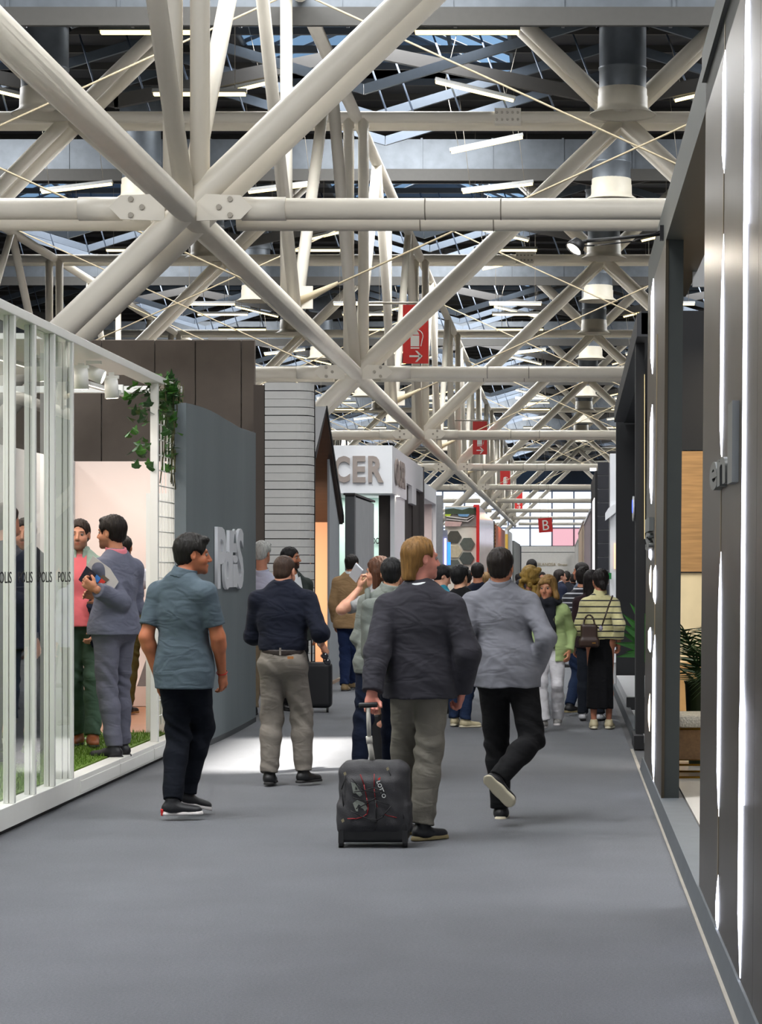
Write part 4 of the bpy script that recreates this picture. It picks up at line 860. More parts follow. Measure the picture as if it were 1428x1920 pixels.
class Sdf:
    def __init__(s): s.ops = []; s.lo = np.full(3, 1e9); s.hi = np.full(3, -1e9); s.disp = None; s.fine = []
    def _bb(s, lo, hi): s.lo = np.minimum(s.lo, lo); s.hi = np.maximum(s.hi, hi)
    def cap(s, a, b, ra, rb=None, k=0.02, n=None, q=1.0, cut=None, sub=False):
        rb = ra if rb is None else rb; a, b = A3(a), A3(b); R = max(ra, rb) * max(1, q)
        lo, hi = np.minimum(a, b) - R, np.maximum(a, b) + R
        if not sub: s._bb(lo, hi)
        s.ops.append(('cap', lo, hi, k, sub, (a, b, ra, rb, None if n is None else nrm(n), q, cut))); return s
    def ell(s, c, r, R=None, k=0.02, sub=False, cut=None):
        c, r = A3(c), A3(r); m = float(r.max())
        if R is None: lo, hi = c - r, c + r
        else: lo, hi = c - m, c + m
        if not sub: s._bb(lo, hi)
        s.ops.append(('ell', lo, hi, k, sub, (c, r, R, cut))); return s
    def box(s, c, r, R, rad, k=0.01, sub=False, cut=None):
        c, r = A3(c), A3(r); m = float(np.linalg.norm(r)); lo, hi = c - m, c + m
        if not sub: s._bb(lo, hi)
        s.ops.append(('box', lo, hi, k, sub, (c, r, R, rad, cut))); return s
    def clip(s, p, n): s.ops.append(('clip', None, None, 0, False, (A3(p), nrm(n)))); return s
    def grid(s, h):
        pad = 2.5 * h; lo, hi = s.lo - pad, s.hi + pad
        ax = []
        for d in range(3):
            ax.append(axis_pts(lo[d], hi[d], h, [(f[0][d], f[1][d], f[2]) for f in s.fine]))
        return ax
    def build(s, h):
        xs, ys, zs = s.grid(h); D = np.full((len(xs), len(ys), len(zs)), 0.5, np.float32)
        for (kind, lo, hi, k, sub, a) in s.ops:
            if kind == 'clip':
                p, n = a
                pl = (xs[:, None, None] - p[0]) * n[0] + (ys[None, :, None] - p[1]) * n[1] + (zs[None, None, :] - p[2]) * n[2]
                np.maximum(D, pl, out=D); continue
            m = k + 2 * h + 0.012
            i0, i1 = np.searchsorted(xs, [lo[0] - m, hi[0] + m]); j0, j1 = np.searchsorted(ys, [lo[1] - m, hi[1] + m]); k0, k1 = np.searchsorted(zs, [lo[2] - m, hi[2] + m])
            if i0 == i1 or j0 == j1 or k0 == k1: continue
            X = xs[i0:i1, None, None]; Y = ys[None, j0:j1, None]; Z = zs[None, None, k0:k1]
            if kind == 'cap':
                A, B, ra, rb, n, q, cut = a
                ab = B - A; L2 = float(ab @ ab) + 1e-9
                px, py, pz = X - A[0], Y - A[1], Z - A[2]
                t = np.clip((px * ab[0] + py * ab[1] + pz * ab[2]) / L2, 0, 1)
                qx, qy, qz = px - t * ab[0], py - t * ab[1], pz - t * ab[2]
                d2 = qx * qx + qy * qy + qz * qz
                if n is not None:
                    qn = qx * n[0] + qy * n[1] + qz * n[2]; d2 = d2 + qn * qn * (1.0 / (q * q) - 1)
                d = np.sqrt(np.maximum(d2, 0)) - (ra + (rb - ra) * t)
                if n is not None and q < 1: d = d * (0.5 + 0.5 * q)
            elif kind == 'ell':
                c, r, R, cut = a; px, py, pz = X - c[0], Y - c[1], Z - c[2]
                if R is not None:
                    px, py, pz = (px * R[0, 0] + py * R[0, 1] + pz * R[0, 2], px * R[1, 0] + py * R[1, 1] + pz * R[1, 2], px * R[2, 0] + py * R[2, 1] + pz * R[2, 2])
                g0 = np.sqrt((px / r[0]) ** 2 + (py / r[1]) ** 2 + (pz / r[2]) ** 2)
                g1 = np.sqrt((px / r[0] ** 2) ** 2 + (py / r[1] ** 2) ** 2 + (pz / r[2] ** 2) ** 2) + 1e-6
                d = g0 * (g0 - 1) / g1
            else:
                c, r, R, rad, cut = a; px, py, pz = X - c[0], Y - c[1], Z - c[2]
                px, py, pz = (px * R[0, 0] + py * R[0, 1] + pz * R[0, 2], px * R[1, 0] + py * R[1, 1] + pz * R[1, 2], px * R[2, 0] + py * R[2, 1] + pz * R[2, 2])
                ax, ay, az = np.abs(px) - r[0] + rad, np.abs(py) - r[1] + rad, np.abs(pz) - r[2] + rad
                d = np.sqrt(np.maximum(ax, 0) ** 2 + np.maximum(ay, 0) ** 2 + np.maximum(az, 0) ** 2) + np.minimum(np.maximum(ax, np.maximum(ay, az)), 0) - rad
            if cut is not None:
                for (cp, cn) in cut:
                    cp = A3(cp); cn = nrm(cn)
                    d = np.maximum(d, (X - cp[0]) * cn[0] + (Y - cp[1]) * cn[1] + (Z - cp[2]) * cn[2])
            V = D[i0:i1, j0:j1, k0:k1]
            if sub:
                hh = np.clip(0.5 - 0.5 * (V + d) / k, 0, 1); V[...] = V + (-d - V) * hh + k * hh * (1 - hh)
            else:
                hh = np.clip(0.5 + 0.5 * (V - d) / k, 0, 1); V[...] = V + (d - V) * hh - k * hh * (1 - hh)
        if s.disp is not None:
            I = np.nonzero(np.abs(D) < 0.03); P = (xs[I[0]], ys[I[1]], zs[I[2]]); D[I] += s.disp(*P)
        return surf_net(D, xs, ys, zs)

def surf_net(D, xs, ys, zs):
    S = D < 0
    c = np.zeros((D.shape[0] - 1, D.shape[1] - 1, D.shape[2] - 1), np.int8)
    offs = [(i, j, k) for i in (0, 1) for j in (0, 1) for k in (0, 1)]
    for (i, j, k) in offs: c += S[i:S.shape[0] - 1 + i, j:S.shape[1] - 1 + j, k:S.shape[2] - 1 + k]
    I, J, K = np.nonzero((c > 0) & (c < 8)); n = len(I)
    vals = {o: D[I + o[0], J + o[1], K + o[2]] for o in offs}
    acc = np.zeros((n, 3), np.float32); cnt = np.zeros(n, np.float32)
    for a in offs:
        for d in range(3):
            if a[d] == 0:
                b = list(a); b[d] = 1; b = tuple(b); va, vb = vals[a], vals[b]
                m = (va < 0) != (vb < 0); t = np.where(m, va / np.where(m, va - vb, 1), 0)
                p = np.stack([np.full(n, a[0], np.float32), np.full(n, a[1], np.float32), np.full(n, a[2], np.float32)], 1); p[:, d] = t
                acc += p * m[:, None]; cnt += m
    acc /= np.maximum(cnt, 1)[:, None]
    co = np.stack([xs[I] + acc[:, 0] * (xs[I + 1] - xs[I]), ys[J] + acc[:, 1] * (ys[J + 1] - ys[J]), zs[K] + acc[:, 2] * (zs[K + 1] - zs[K])], 1)
    vid = np.full(c.shape, -1, np.int32); vid[I, J, K] = np.arange(n)
    quads = []
    for d in range(3):
        sl0 = [slice(1, -1)] * 3; sl1 = [slice(1, -1)] * 3; sl0[d] = slice(0, -1); sl1[d] = slice(1, None)
        a_, b_ = S[tuple(sl0)], S[tuple(sl1)]
        for flip in (False, True):
            E = (a_ & ~b_) if not flip else (~a_ & b_)
            e = list(np.nonzero(E))
            for q in range(3):
                if q != d: e[q] = e[q] + 1
            u, v = [(1, 2), (2, 0), (0, 1)][d]
            def cell(du, dv):
                ii = [e[0].copy(), e[1].copy(), e[2].copy()]; ii[u] = ii[u] - du; ii[v] = ii[v] - dv
                return vid[ii[0], ii[1], ii[2]]
            q = np.stack([cell(1, 1), cell(0, 1), cell(0, 0), cell(1, 0)], 1)
            quads.append(q[:, ::-1] if flip else q)
    q = np.concatenate(quads); q = q[(q >= 0).all(1)]
    return co, q

def np_mesh(name, co, q, m=None, col=None):
    me = bpy.data.meshes.new(name); me.vertices.add(len(co)); me.vertices.foreach_set('co', co.astype(np.float32).ravel())
    k = q.shape[1]; me.loops.add(q.size); me.loops.foreach_set('vertex_index', q.astype(np.int32).ravel())
    me.polygons.add(len(q)); me.polygons.foreach_set('loop_start', np.arange(0, q.size, k, dtype=np.int32))
    me.update(calc_edges=True); me.polygons.foreach_set('use_smooth', np.ones(len(q), bool))
    if m: me.materials.append(m)
    if col is not None:
        a = me.color_attributes.new('tint', 'FLOAT_COLOR', 'POINT'); a.data.foreach_set('color', col.astype(np.float32).ravel())
    return me

def ik(a, c, l1, l2, hint):
    a, c = A3(a), A3(c); d = c - a; L = float(np.linalg.norm(d)); mx = (l1 + l2) * 0.998
    if L > mx: f = L / mx; l1 *= f; l2 *= f
    u = d / L; x = (l1 * l1 - l2 * l2 + L * L) / (2 * L); h = math.sqrt(max(l1 * l1 - x * x, 0))
    hv = A3(hint); hv = hv - u * float(hv @ u); hv = nrm(hv)
    return a + u * x + hv * h

def wrinkle(amp, fz=34.0, seed=0.0, mode='body', zr=None):
    def f(x, y, z):
        wx = 0.035 * np.sin(17 * x + 9 * z + seed) + 0.03 * np.sin(13 * y - 11 * z + 2 * seed)
        if mode == 'body':
            a = np.sin(fz * (z + 0.45 * x + wx) + seed) ** 3 + 0.7 * np.sin(0.8 * fz * (z - 0.55 * x + 1.3 * wx) + 1.7 + seed) ** 3
            b = np.sin(26 * x + 22 * wx + 5 * y)
            wgt = 0.35 + 0.65 * (0.5 + 0.5 * np.sin(6.3 * z + 4 * x + seed))
            if zr is not None: wgt = wgt * (0.3 + 0.7 * np.clip(1 - np.abs(z - zr[0]) / zr[1], 0, 1))
            return (amp * wgt * (0.7 * a + 0.3 * b)).astype(np.float32)
        a = np.sin(fz * 1.35 * (z + 0.5 * x + 0.4 * y + 1.3 * wx) + seed)
        wgt = np.clip(np.abs(np.sin((z - zr) * 6.5 + 1.2)), 0.15, 1) ** 2
        return (amp * wgt * a * np.abs(a) ** 0.5).astype(np.float32)
    return f

SKIN = dict(light='d9a58b', warm='c98a6a', ruddy='cf8f7c', tan='b5764f', dark='7d4f38')
def skin_mat(): return mat('skin', 'ffffff', rough=0.5, var=0.08, scale=30, bump=0.08, bscale=350, sss=0.12, attr='tint', spec=0.4)
def hair_mat(hexc, strand=True):
    return mat('hair_' + hexc, hexc, rough=0.58, var=0.45, scale=55, bump=0.7, bscale=95, stretch=(1, 1, 0.16), spec=0.3)

def person(label, px, Y, H, z0=0.0, sex='m', yaw=0, yaw_c=None, yaw_h=None, pitch=0, roll=0, neck=None, headp=None, pel=None, group=None,
           arms=None, legs=None, top='shirt', topcol=('shirt_grey', '8a8d95'), sleeve='long', hem=None, tuck=False, bottom='trousers', botcol=('jeans', '20242c'),
           shoecol=('shoe_black', '17171a'), solecol=None, hair='short', haircol='1d1612', skin='warm', stubble=0.0, belly=0.0, bulk=1.0, res=0.008, face=True,
           topmat=None, collar=None, inner=None, belt=None, flare=0.0, cat='person', low=False, skirt=None, hip=1.0, fistr=None):
    s = H / 1.80; ppm = F_PX / Y; X0 = (px - VPX) / ppm
    T = lambda x, y, dy=0.0: A3(((x - VPX) / F_PX * (Y + dy) - X0, dy, EYE - (y - VPY) / F_PX * (Y + dy) - z0))
    yaw_c = yaw if yaw_c is None else yaw_c; yaw_h = yaw_c if yaw_h is None else yaw_h
    fw = lambda a: A3((math.sin(math.radians(a)), math.cos(math.radians(a)), 0)); rt = lambda a: A3((math.cos(math.radians(a)), -math.sin(math.radians(a)), 0))
    up = A3((0, 0, 1)); fp, rp, fc, rc = fw(yaw), rt(yaw), fw(yaw_c), rt(yaw_c)
    fem = sex == 'f'
    # legs: dict side -> (x, y, dy, foot yaw, foot pitch) in pixels of the ankle; default standing
    legs = legs or {}
    ank = {}; ft = {}
    for sd in (-1, 1):
        L_ = legs.get(sd)
        if L_ is None:
            ank[sd] = rp * (0.10 * s * sd) + up * 0.088 * s; ft[sd] = (fw(yaw + 10 * sd), up)
        else:
            ank[sd] = T(L_[0], L_[1], L_[2]); yw = L_[3] if len(L_) > 3 else yaw + 8 * sd; pt = math.radians(L_[4] if len(L_) > 4 else 0)
            d = fw(yw); f_ = d * math.cos(pt) - up * math.sin(pt); ft[sd] = (nrm(f_), nrm(up * math.cos(pt) + d * math.sin(pt)))
            if len(L_) > 5 and L_[5] is not None: ft[sd] = (nrm(L_[5][0]), nrm(L_[5][1]))
    pz = 0.955 * s
    P = T(*pel) if pel is not None else A3((0.5 * (ank[-1][0] + ank[1][0]), 0.5 * (ank[-1][1] + ank[1][1]), pz))
    hips = {sd: P + rp * (0.088 * s * sd * hip) for sd in (-1, 1)}
    knee = {}
    for sd in (-1, 1):
        kh = (legs.get(sd) or ())[6] if legs.get(sd) and len(legs[sd]) > 6 else fp + 0.15 * sd * rp
        knee[sd] = ik(hips[sd], ank[sd], 0.44 * s, 0.425 * s, kh)
    N = T(*neck) if neck is not None else P + up * (0.535 * s) + fc * 0.0
    Cc = P + (N - P) * 0.66 + fc * 0.005; W = P + (N - P) * 0.27
    shw = (0.158 if fem else 0.182) * s * (0.5 + 0.5 * bulk)
    sh = {sd: N - up * 0.078 * s + rc * (shw * sd) for sd in (-1, 1)}
    # head
    hy, hp_, hr = math.radians(yaw_h), math.radians(pitch), math.radians(roll)
    hf = nrm(fw(yaw_h) * math.cos(hp_) - up * math.sin(hp_)); hr_ = rt(yaw_h); hu = np.cross(hr_, hf)
    if roll:
        hr_, hu = nrm(hr_ * math.cos(hr) + hu * math.sin(hr)), nrm(hu * math.cos(hr) - hr_ * math.sin(hr))
    R = np.stack([hr_, hf, hu]).astype(np.float32)
    hs = s if not fem else s * 0.98
    hs = (hs + 1) / 2
    HC = T(*headp) if headp is not None else N + up * 0.165 * s + hf * 0.035 * s
    hp = lambda r, f_, u: HC + (hr_ * r + hf * f_ + hu * u) * hs
    E3 = lambda r: A3(r) * hs
    # arms: side -> (wrist pixel x, y, dy, elbow hint, hand dict)
    arms = arms or {}
    el, wr, hd = {}, {}, {}
    for sd in (-1, 1):
        a = arms.get(sd)
        if a is None:
            wr[sd] = sh[sd] + A3((0, 0, -0.535 * s)) + rc * 0.055 * sd + fc * 0.06; h = -fc + 0.35 * sd * rc; hd[sd] = {}
        else:
            wr[sd] = T(a[0], a[1], a[2]); h = A3(a[3]); hd[sd] = a[4] if len(a) > 4 else {}
        el[sd] = ik(sh[sd], wr[sd], 0.295 * s, 0.262 * s, h)
    b = bulk * (0.88 if fem else 1.0) * s
    # ------------------------------------------------ body
    B = Sdf()
    def torso(S, o, q=0.66, lower=True, k=0.06):
        wz = b * (1.0 - 0.06 * (1 if fem else 0))
        if lower: S.cap(hips[-1] - up * 0.01, hips[1] - up * 0.01, 0.099 * b * hip + o * 1.6, 0.099 * b * hip + o * 1.6, k=k, n=fp, q=0.98)
        S.cap(P + up * 0.03, W, 0.138 * b * hip + o, (0.126 if fem else 0.138) * b + o + belly * 0.5, k=k, n=fp, q=q + 0.06)
        S.cap(W + fc * belly * 0.4, Cc, (0.124 if fem else 0.138) * b + o + belly, 0.158 * wz + o, k=k, n=fc, q=q)
        S.cap(Cc, N - up * 0.06 * s, 0.158 * wz + o, 0.125 * wz + o, k=k, n=fc, q=q * 0.94)
        S.cap(sh[-1] - up * 0.012, sh[1] - up * 0.012, 0.052 * b + o * 0.8, 0.052 * b + o * 0.8, k=k * 0.8)
        for sd in (-1, 1): S.cap(N - up * 0.004 * s - fc * 0.012, sh[sd] - rc * sd * 0.03, 0.044 * b + o * 0.45, 0.045 * b + o * 0.7, k=k * 0.7)
        if fem:
            for sd in (-1, 1): S.ell(Cc + fc * (0.085 * s) + rc * 0.068 * sd * s - up * 0.03 * s, A3((0.066, 0.062, 0.066)) * s + o * 0.5, k=0.05)
    torso(B, 0.0)
    hh = 0.9 if fem else 1.0
    for sd in (-1, 1):
        B.cap(sh[sd], el[sd], 0.051 * b, 0.042 * b, k=0.03)
        mid = el[sd] + (wr[sd] - el[sd]) * 0.22
        B.cap(el[sd], mid, 0.041 * b, 0.042 * b, k=0.035); B.cap(mid, wr[sd], 0.042 * b, 0.027 * b, k=0.03)
        B.cap(hips[sd], knee[sd], 0.088 * b * hip, 0.058 * b, k=0.03)
        mk = knee[sd] + (ank[sd] - knee[sd]) * 0.3 - fp * 0.012
        B.cap(knee[sd], mk, 0.056 * b, 0.058 * b, k=0.03); B.cap(mk, ank[sd], 0.058 * b, 0.036 * b, k=0.03)
        f_, u_ = ft[sd]; A_ = ank[sd]
        B.cap(A_ - u_ * 0.045 * s - f_ * 0.03 * s, A_ - u_ * 0.055 * s + f_ * 0.13 * s, 0.03 * s, 0.026 * s, k=0.03)
        # hand
        g = hd[sd]; fd = nrm(g['d']) if 'd' in g else nrm(wr[sd] - el[sd])
        pn = A3(g['n']) if 'n' in g else -rc * sd * 0.9 - fc * 0.1                # palm faces the thigh
        pn = nrm(pn - fd * float(pn @ fd)); ts = np.cross(fd, pn) * (-1 if g.get('flip') else 1)
        if 'ts' in g: ts = A3(g['ts']); ts = nrm(ts - fd * float(ts @ fd) - pn * float(ts @ pn))
        elif float(ts @ fc) < 0 and 'flip' not in g: ts = -ts                      # thumb forward
        cu = math.radians(g.get('curl', 24)); sc_ = s * hh * g.get('size', 1.0); w0 = wr[sd]
        pm = w0 + fd * 0.092 * sc_
        B.cap(w0 + fd * 0.012, w0 + fd * 0.045 * sc_, 0.027 * sc_, 0.034 * sc_, k=0.02, n=pn, q=0.62)
        B.cap(w0 + fd * 0.04 * sc_ - ts * 0.016 * sc_, pm - ts * 0.02 * sc_, 0.02 * sc_, 0.02 * sc_, k=0.015, n=pn, q=0.72)
        B.cap(w0 + fd * 0.04 * sc_ + ts * 0.014 * sc_, pm + ts * 0.021 * sc_, 0.021 * sc_, 0.02 * sc_, k=0.015, n=pn, q=0.72)
        for i, (off, ln) in enumerate(((0.030, 0.076), (0.010, 0.086), (-0.011, 0.080), (-0.031, 0.062))):
            p = pm + ts * off * sc_ - fd * 0.004; ang = cu * 0.5; rr = (0.0098, 0.0102, 0.0098, 0.0088)[i] * sc_
            for j, fr in enumerate((0.45, 0.32, 0.23)):
                dv = fd * math.cos(ang) + pn * math.sin(ang) + ts * off * 1.2 * (1 if cu < 1 else 0.3); e = p + nrm(dv) * ln * fr * sc_
                B.cap(p, e, rr * (1 - 0.06 * j), rr * (0.95 - 0.08 * j), k=0.005); p = e; ang += cu * (1.15 if j == 0 else 0.9)
        tb = w0 + fd * 0.028 * sc_ + ts * 0.022 * sc_
        td = nrm(fd * 0.75 + ts * 0.62 + pn * (0.25 + 0.5 * math.sin(cu))); te = tb + td * 0.05 * sc_
        B.cap(tb, te, 0.015 * sc_, 0.0118 * sc_, k=0.012); td2 = nrm(fd * 0.95 + ts * 0.15 + pn * (0.2 + 0.6 * math.sin(cu)))
        B.cap(te, te + td2 * 0.036 * sc_, 0.0115 * sc_, 0.009 * sc_, k=0.006)
        if not low: B.fine.append((np.minimum(w0, w0 + fd * 0.19) - 0.06, np.maximum(w0, w0 + fd * 0.19) + 0.06, res * 0.68))
    # head and neck
    fj = 0.9 if fem else 1.0
    B.cap(N - up * 0.02 * s, hp(0, -0.022, -0.055), 0.062 * s * (0.86 if fem else 1), 0.056 * hs * (0.86 if fem else 1), k=0.03)
    B.ell(hp(0, -0.014, 0.036), E3((0.077, 0.098, 0.086)), R, k=0.02)
    B.ell(hp(0, 0.028, -0.032), E3((0.064 * fj, 0.066, 0.082)), R, k=0.025)
    B.ell(hp(0, 0.045, -0.076), E3((0.05 * fj, 0.05, 0.038)), R, k=0.025)
    if face:
        B.ell(hp(0, 0.082, -0.1), E3((0.022 * fj, 0.018, 0.018)), R, k=0.02)
        for sd in (-1, 1):
            B.ell(hp(0.04 * sd, 0.055, -0.032), E3((0.026, 0.03, 0.026)), R, k=0.02)
            B.ell(hp(0.033 * sd, 0.101, 0.006), E3((0.017, 0.0135, 0.0085)), R, k=0.010, sub=True)
        B.cap(hp(-0.04, 0.080, 0.027), hp(0.04, 0.080, 0.027), 0.011 * hs, k=0.014)
        B.cap(hp(0, 0.09, 0.016), hp(0, 0.114, -0.028), 0.0085 * hs, 0.013 * hs, k=0.012)
        for sd in (-1, 1): B.ell(hp(0.0115 * sd, 0.1, -0.034), E3((0.009, 0.011, 0.008)), R, k=0.008)
        B.ell(hp(0, 0.095, -0.061), E3((0.024, 0.010, 0.0055)), R, k=0.006); B.ell(hp(0, 0.093, -0.0725), E3((0.020, 0.010, 0.0065)), R, k=0.006)
    for sd in (-1, 1):
        B.ell(hp(0.079 * sd, -0.008, -0.002), E3((0.0085, 0.019, 0.033)), R, k=0.008)
        if face and not low: B.ell(hp(0.088 * sd, -0.004, 0.003), E3((0.007, 0.009, 0.017)), R, k=0.006, sub=True)
    if not low: B.fine.append((HC - 0.15, HC + 0.15, 0.0052 if face else res * 0.8))
    co, q = B.build(res if not low else max(res, 0.013))
    sk = A3(lin(SKIN.get(skin, skin))[:3]); col = np.ones((len(co), 4), np.float32); col[:, :3] = sk
    hl = ((co - HC) @ R.T) / hs
    if face:
        def blob(c, r): return np.clip(1.25 - np.sqrt((((hl - A3(c)) / A3(r)) ** 2).sum(1)), 0, 1)[:, None] ** 0.8
        lip = np.maximum(blob((0, 0.1, -0.061), (0.026, 0.02, 0.007)), blob((0, 0.1, -0.073), (0.022, 0.02, 0.008)))
        col[:, :3] = col[:, :3] * (1 - lip) + lip * sk * A3((0.82, 0.52, 0.52)) * 0.9
        hc3 = A3(lin(haircol)[:3])
        for sd in (-1, 1):
            br = np.clip(blob((0.034 * sd, 0.095, 0.029), (0.021, 0.03, 0.0055)) * 1.4, 0, 1) * (0.8 if fem else 0.95)
            col[:, :3] = col[:, :3] * (1 - br) + br * hc3 * 0.8
            rd = blob((0.042 * sd, 0.08, -0.035), (0.03, 0.04, 0.028)) * 0.35
            col[:, :3] = col[:, :3] * (1 - rd) + rd * sk * A3((1.05, 0.8, 0.78))
        if stubble:
            st = np.clip((-0.036 - hl[:, 2]) / 0.02, 0, 1) * np.clip((hl[:, 1] + 0.02) / 0.02, 0, 1) * np.clip((hl[:, 2] + 0.135) / 0.02, 0, 1) * (1 - lip[:, 0])
            st = (st * stubble)[:, None]; col[:, :3] = col[:, :3] * (1 - st) + st * hc3
    me = np_mesh('person', co, q, skin_mat(), col)
    root = put('person', me, None); root.location = (X0, Y, z0)
    tag(root, label, cat, group)
    K = lambda nm, S, m, h: put(nm, np_mesh(nm, *S.build(h), m), None, root)
    # ------------------------------------------------ eyes
    if face and not low:
        for sd in (-1, 1):
            mb = MB(); c = hp(0.0325 * sd, 0.0785, 0.0055); mb.lathe(c, [(0.0125 * hs * math.sin(t), -0.0125 * hs * math.cos(t)) for t in np.linspace(0.05, math.pi - 0.05, 9)], 12, axis=tuple(hf)); eo = mb.build('eye', mat('eye_white', '8f8680', rough=0.25, var=0.02), root)
            mb = MB(); mb.lathe(c + hf * 0.0108 * hs, [(0.0066 * hs, -0.002), (0.006 * hs, 0.001), (0.0001, 0.0022)], 12, axis=tuple(hf)); mb.build('iris', mat('iris', '2a1c14', rough=0.15, var=0.02), eo)
    # ------------------------------------------------ hair
    hm = hair_mat(haircol); Hh = Sdf(); hres = 0.0065 if not low else 0.012
    if hair != 'bald':
        th = {'buzz': 0.004, 'short': 0.011, 'thick': 0.017, 'long': 0.016, 'curly': 0.035, 'bob': 0.02, 'pony': 0.012, 'receding': 0.013}[hair]
        Hh.ell(hp(0, -0.016, 0.036 + th * 0.4), E3((0.077 + th, 0.097 + th, 0.086 + th * 1.05)), R, k=0.01)
        if hair in ('short', 'thick', 'buzz', 'pony', 'long', 'bob', 'curly', 'receding'): Hh.ell(hp(0, -0.05, -0.022), E3((0.060 + th * 0.5, 0.054 + th * 0.6, 0.056)), R, k=0.02)
        fr = 0.012 if hair == 'receding' else 0.06
        if hair == 'thick': Hh.ell(hp(0.01, 0.06, 0.1), E3((0.06, 0.045, 0.026)), R, k=0.02)
        face_u = 0.062 if hair not in ('receding',) else 0.09
        Hh.ell(hp(0, 0.115 if hair != 'receding' else 0.098, -0.05 + (0.01 if hair != 'receding' else 0.05)), E3((0.088, 0.10 if hair != 'receding' else 0.085, 0.118)), R, k=0.012, sub=True)
        if hair in ('short', 'thick', 'buzz', 'receding'):
            for sd in (-1, 1): Hh.ell(hp(0.085 * sd, 0.012, -0.02), E3((0.03, 0.038, 0.05)), R, k=0.012, sub=True)
        lo_ = {'long': -0.3, 'bob': -0.125, 'curly': -0.2, 'receding': -0.125, 'pony': -0.09}.get(hair, -0.078)
        if hair == 'long':
            Hh.cap(hp(0, -0.06, 0.0), hp(0, -0.075, -0.24), 0.075 * hs, 0.05 * hs, k=0.03, n=hf, q=0.6)
            for sd in (-1, 1): Hh.cap(hp(0.07 * sd, -0.01, 0.0), hp(0.075 * sd, 0.0, -0.2), 0.03 * hs, 0.026 * hs, k=0.03)
        if hair == 'bob':
            for sd in (-1, 1): Hh.cap(hp(0.072 * sd, -0.005, 0.03), hp(0.105 * sd, 0.012, -0.09), 0.030 * hs, 0.034 * hs, k=0.03)
            Hh.cap(hp(0, -0.06, 0.0), hp(0, -0.075, -0.1), 0.085 * hs, 0.075 * hs, k=0.03, n=hf, q=0.6)
            Hh.cap(hp(-0.05, 0.075, 0.085), hp(0.055, 0.08, 0.06), 0.018, 0.02, k=0.02)
        if hair == 'receding':
            Hh.cap(hp(0, -0.07, 0.02), hp(0, -0.08, -0.088), 0.082 * hs, 0.07 * hs, k=0.03, n=hf, q=0.55)
        if hair == 'curly':
            rr_ = random.Random(3)
            for i in range(46):
                t = rr_.uniform(-2.4, 2.4); u = rr_.uniform(-0.2, 0.11); Hh.ell(hp(0.105 * math.sin(t), -0.02 - 0.1 * math.cos(t) * (1 if abs(t) < 2 else 0.6), u), E3((0.036, 0.036, 0.032)), R, k=0.012)
        if hair == 'pony':
            Hh.cap(hp(0, -0.105, -0.03), hp(0.02, -0.12, -0.16), 0.03 * hs, 0.02 * hs, k=0.02); Hh.ell(hp(0, -0.11, -0.04), E3((0.04, 0.03, 0.04)), R, k=0.02)
        Hh.clip(hp(0, 0, lo_), -hu)
        if hair != 'buzz': Hh.disp = lambda x, y, z: (0.0022 * np.sin(140 * x + 30 * z) * np.sin(120 * y + 17 * z) + 0.0016 * np.sin(260 * (x + 0.4 * y))).astype(np.float32)
        K('hair', Hh, hm, hres)
    # ------------------------------------------------ clothes
    hcl = res * 1.05 if not low else max(res, 0.014)
    jk = top in ('jacket', 'blazer'); o = {'shirt': 0.014, 'polo': 0.014, 'tee': 0.012, 'jacket': 0.026, 'blazer': 0.024, 'sweater': 0.026}[top]
    hem = hem if hem is not None else {'shirt': 0.84, 'polo': 0.87, 'tee': 0.86, 'jacket': 0.80, 'blazer': 0.78, 'sweater': 1.0}[top] * s
    def make_top(nm, o, hem, sleeve, m, opn=False, amp=0.004, jk=jk, ksh=0.0):
        S = Sdf(); torso(S, o, q=0.66 if not jk else 0.68, lower=not tuck)
        if hem < 0.95 * s:
            S.cap(P + up * 0.06, A3((P[0], P[1], hem)), 0.178 * b * hip + o, 0.192 * b * hip + o + flare, k=0.05, n=fp, q=0.76)
        for sd in (-1, 1):
            sr = 0.012 + (o - 0.012) * 0.75 + ksh; D_ = el[sd] - sh[sd]
            if sleeve == 'short':
                e = sh[sd] + D_ * 0.74; S.cap(sh[sd], e + nrm(D_) * 0.05, 0.054 * b + sr, 0.053 * b + sr, k=0.03, cut=[(e, D_)])
            else:
                S.cap(sh[sd], el[sd], 0.053 * b + sr, 0.046 * b + sr, k=0.03)
                F_ = wr[sd] - el[sd]; fr = 0.16 if sleeve == 'roll' else 0.97; e = el[sd] + F_ * fr
                S.cap(el[sd], e + nrm(F_) * 0.05, 0.049 * b + sr, (0.049 if sleeve == 'roll' else 0.034) * b + sr * 1.05, k=0.03, cut=[(e, F_)])
                if sleeve == 'roll': S.cap(e - nrm(F_) * 0.05, e + nrm(F_) * 0.05, 0.055 * b + sr, 0.054 * b + sr, k=0.006, cut=[(e, F_), (e - nrm(F_) * 0.045, -F_)])
        nk = nrm(hp(0, -0.022, -0.055) - N)
        if opn:
            S.box(N + fc * 0.16 - up * 0.17 * s, (0.055, 0.13, 0.24 * s), np.stack([rc, fc, up]), 0.02, k=0.02, sub=True)
            S.box(P + fc * 0.18 + up * 0.0 * s, (0.075, 0.13, 0.32 * s), np.stack([rc, fc, up]), 0.02, k=0.02, sub=True)
        S.clip(A3((0, 0, hem)), (0, 0, -1))
        S.disp = wrinkle(amp, seed=px * 0.37, zr=(P[2] + 0.12, 0.5))
        return K(nm, S, m, hcl)
    tm = topmat or mat(topcol[0], topcol[1], rough=0.85, var=0.10, scale=14, bump=0.25, bscale=420, sheen=0.02, folds=0.22, spec=0.25)
    nm = {'shirt': 'shirt', 'polo': 'polo_shirt', 'tee': 'shirt', 'jacket': 'jacket', 'blazer': 'jacket', 'sweater': 'sweater'}[top]
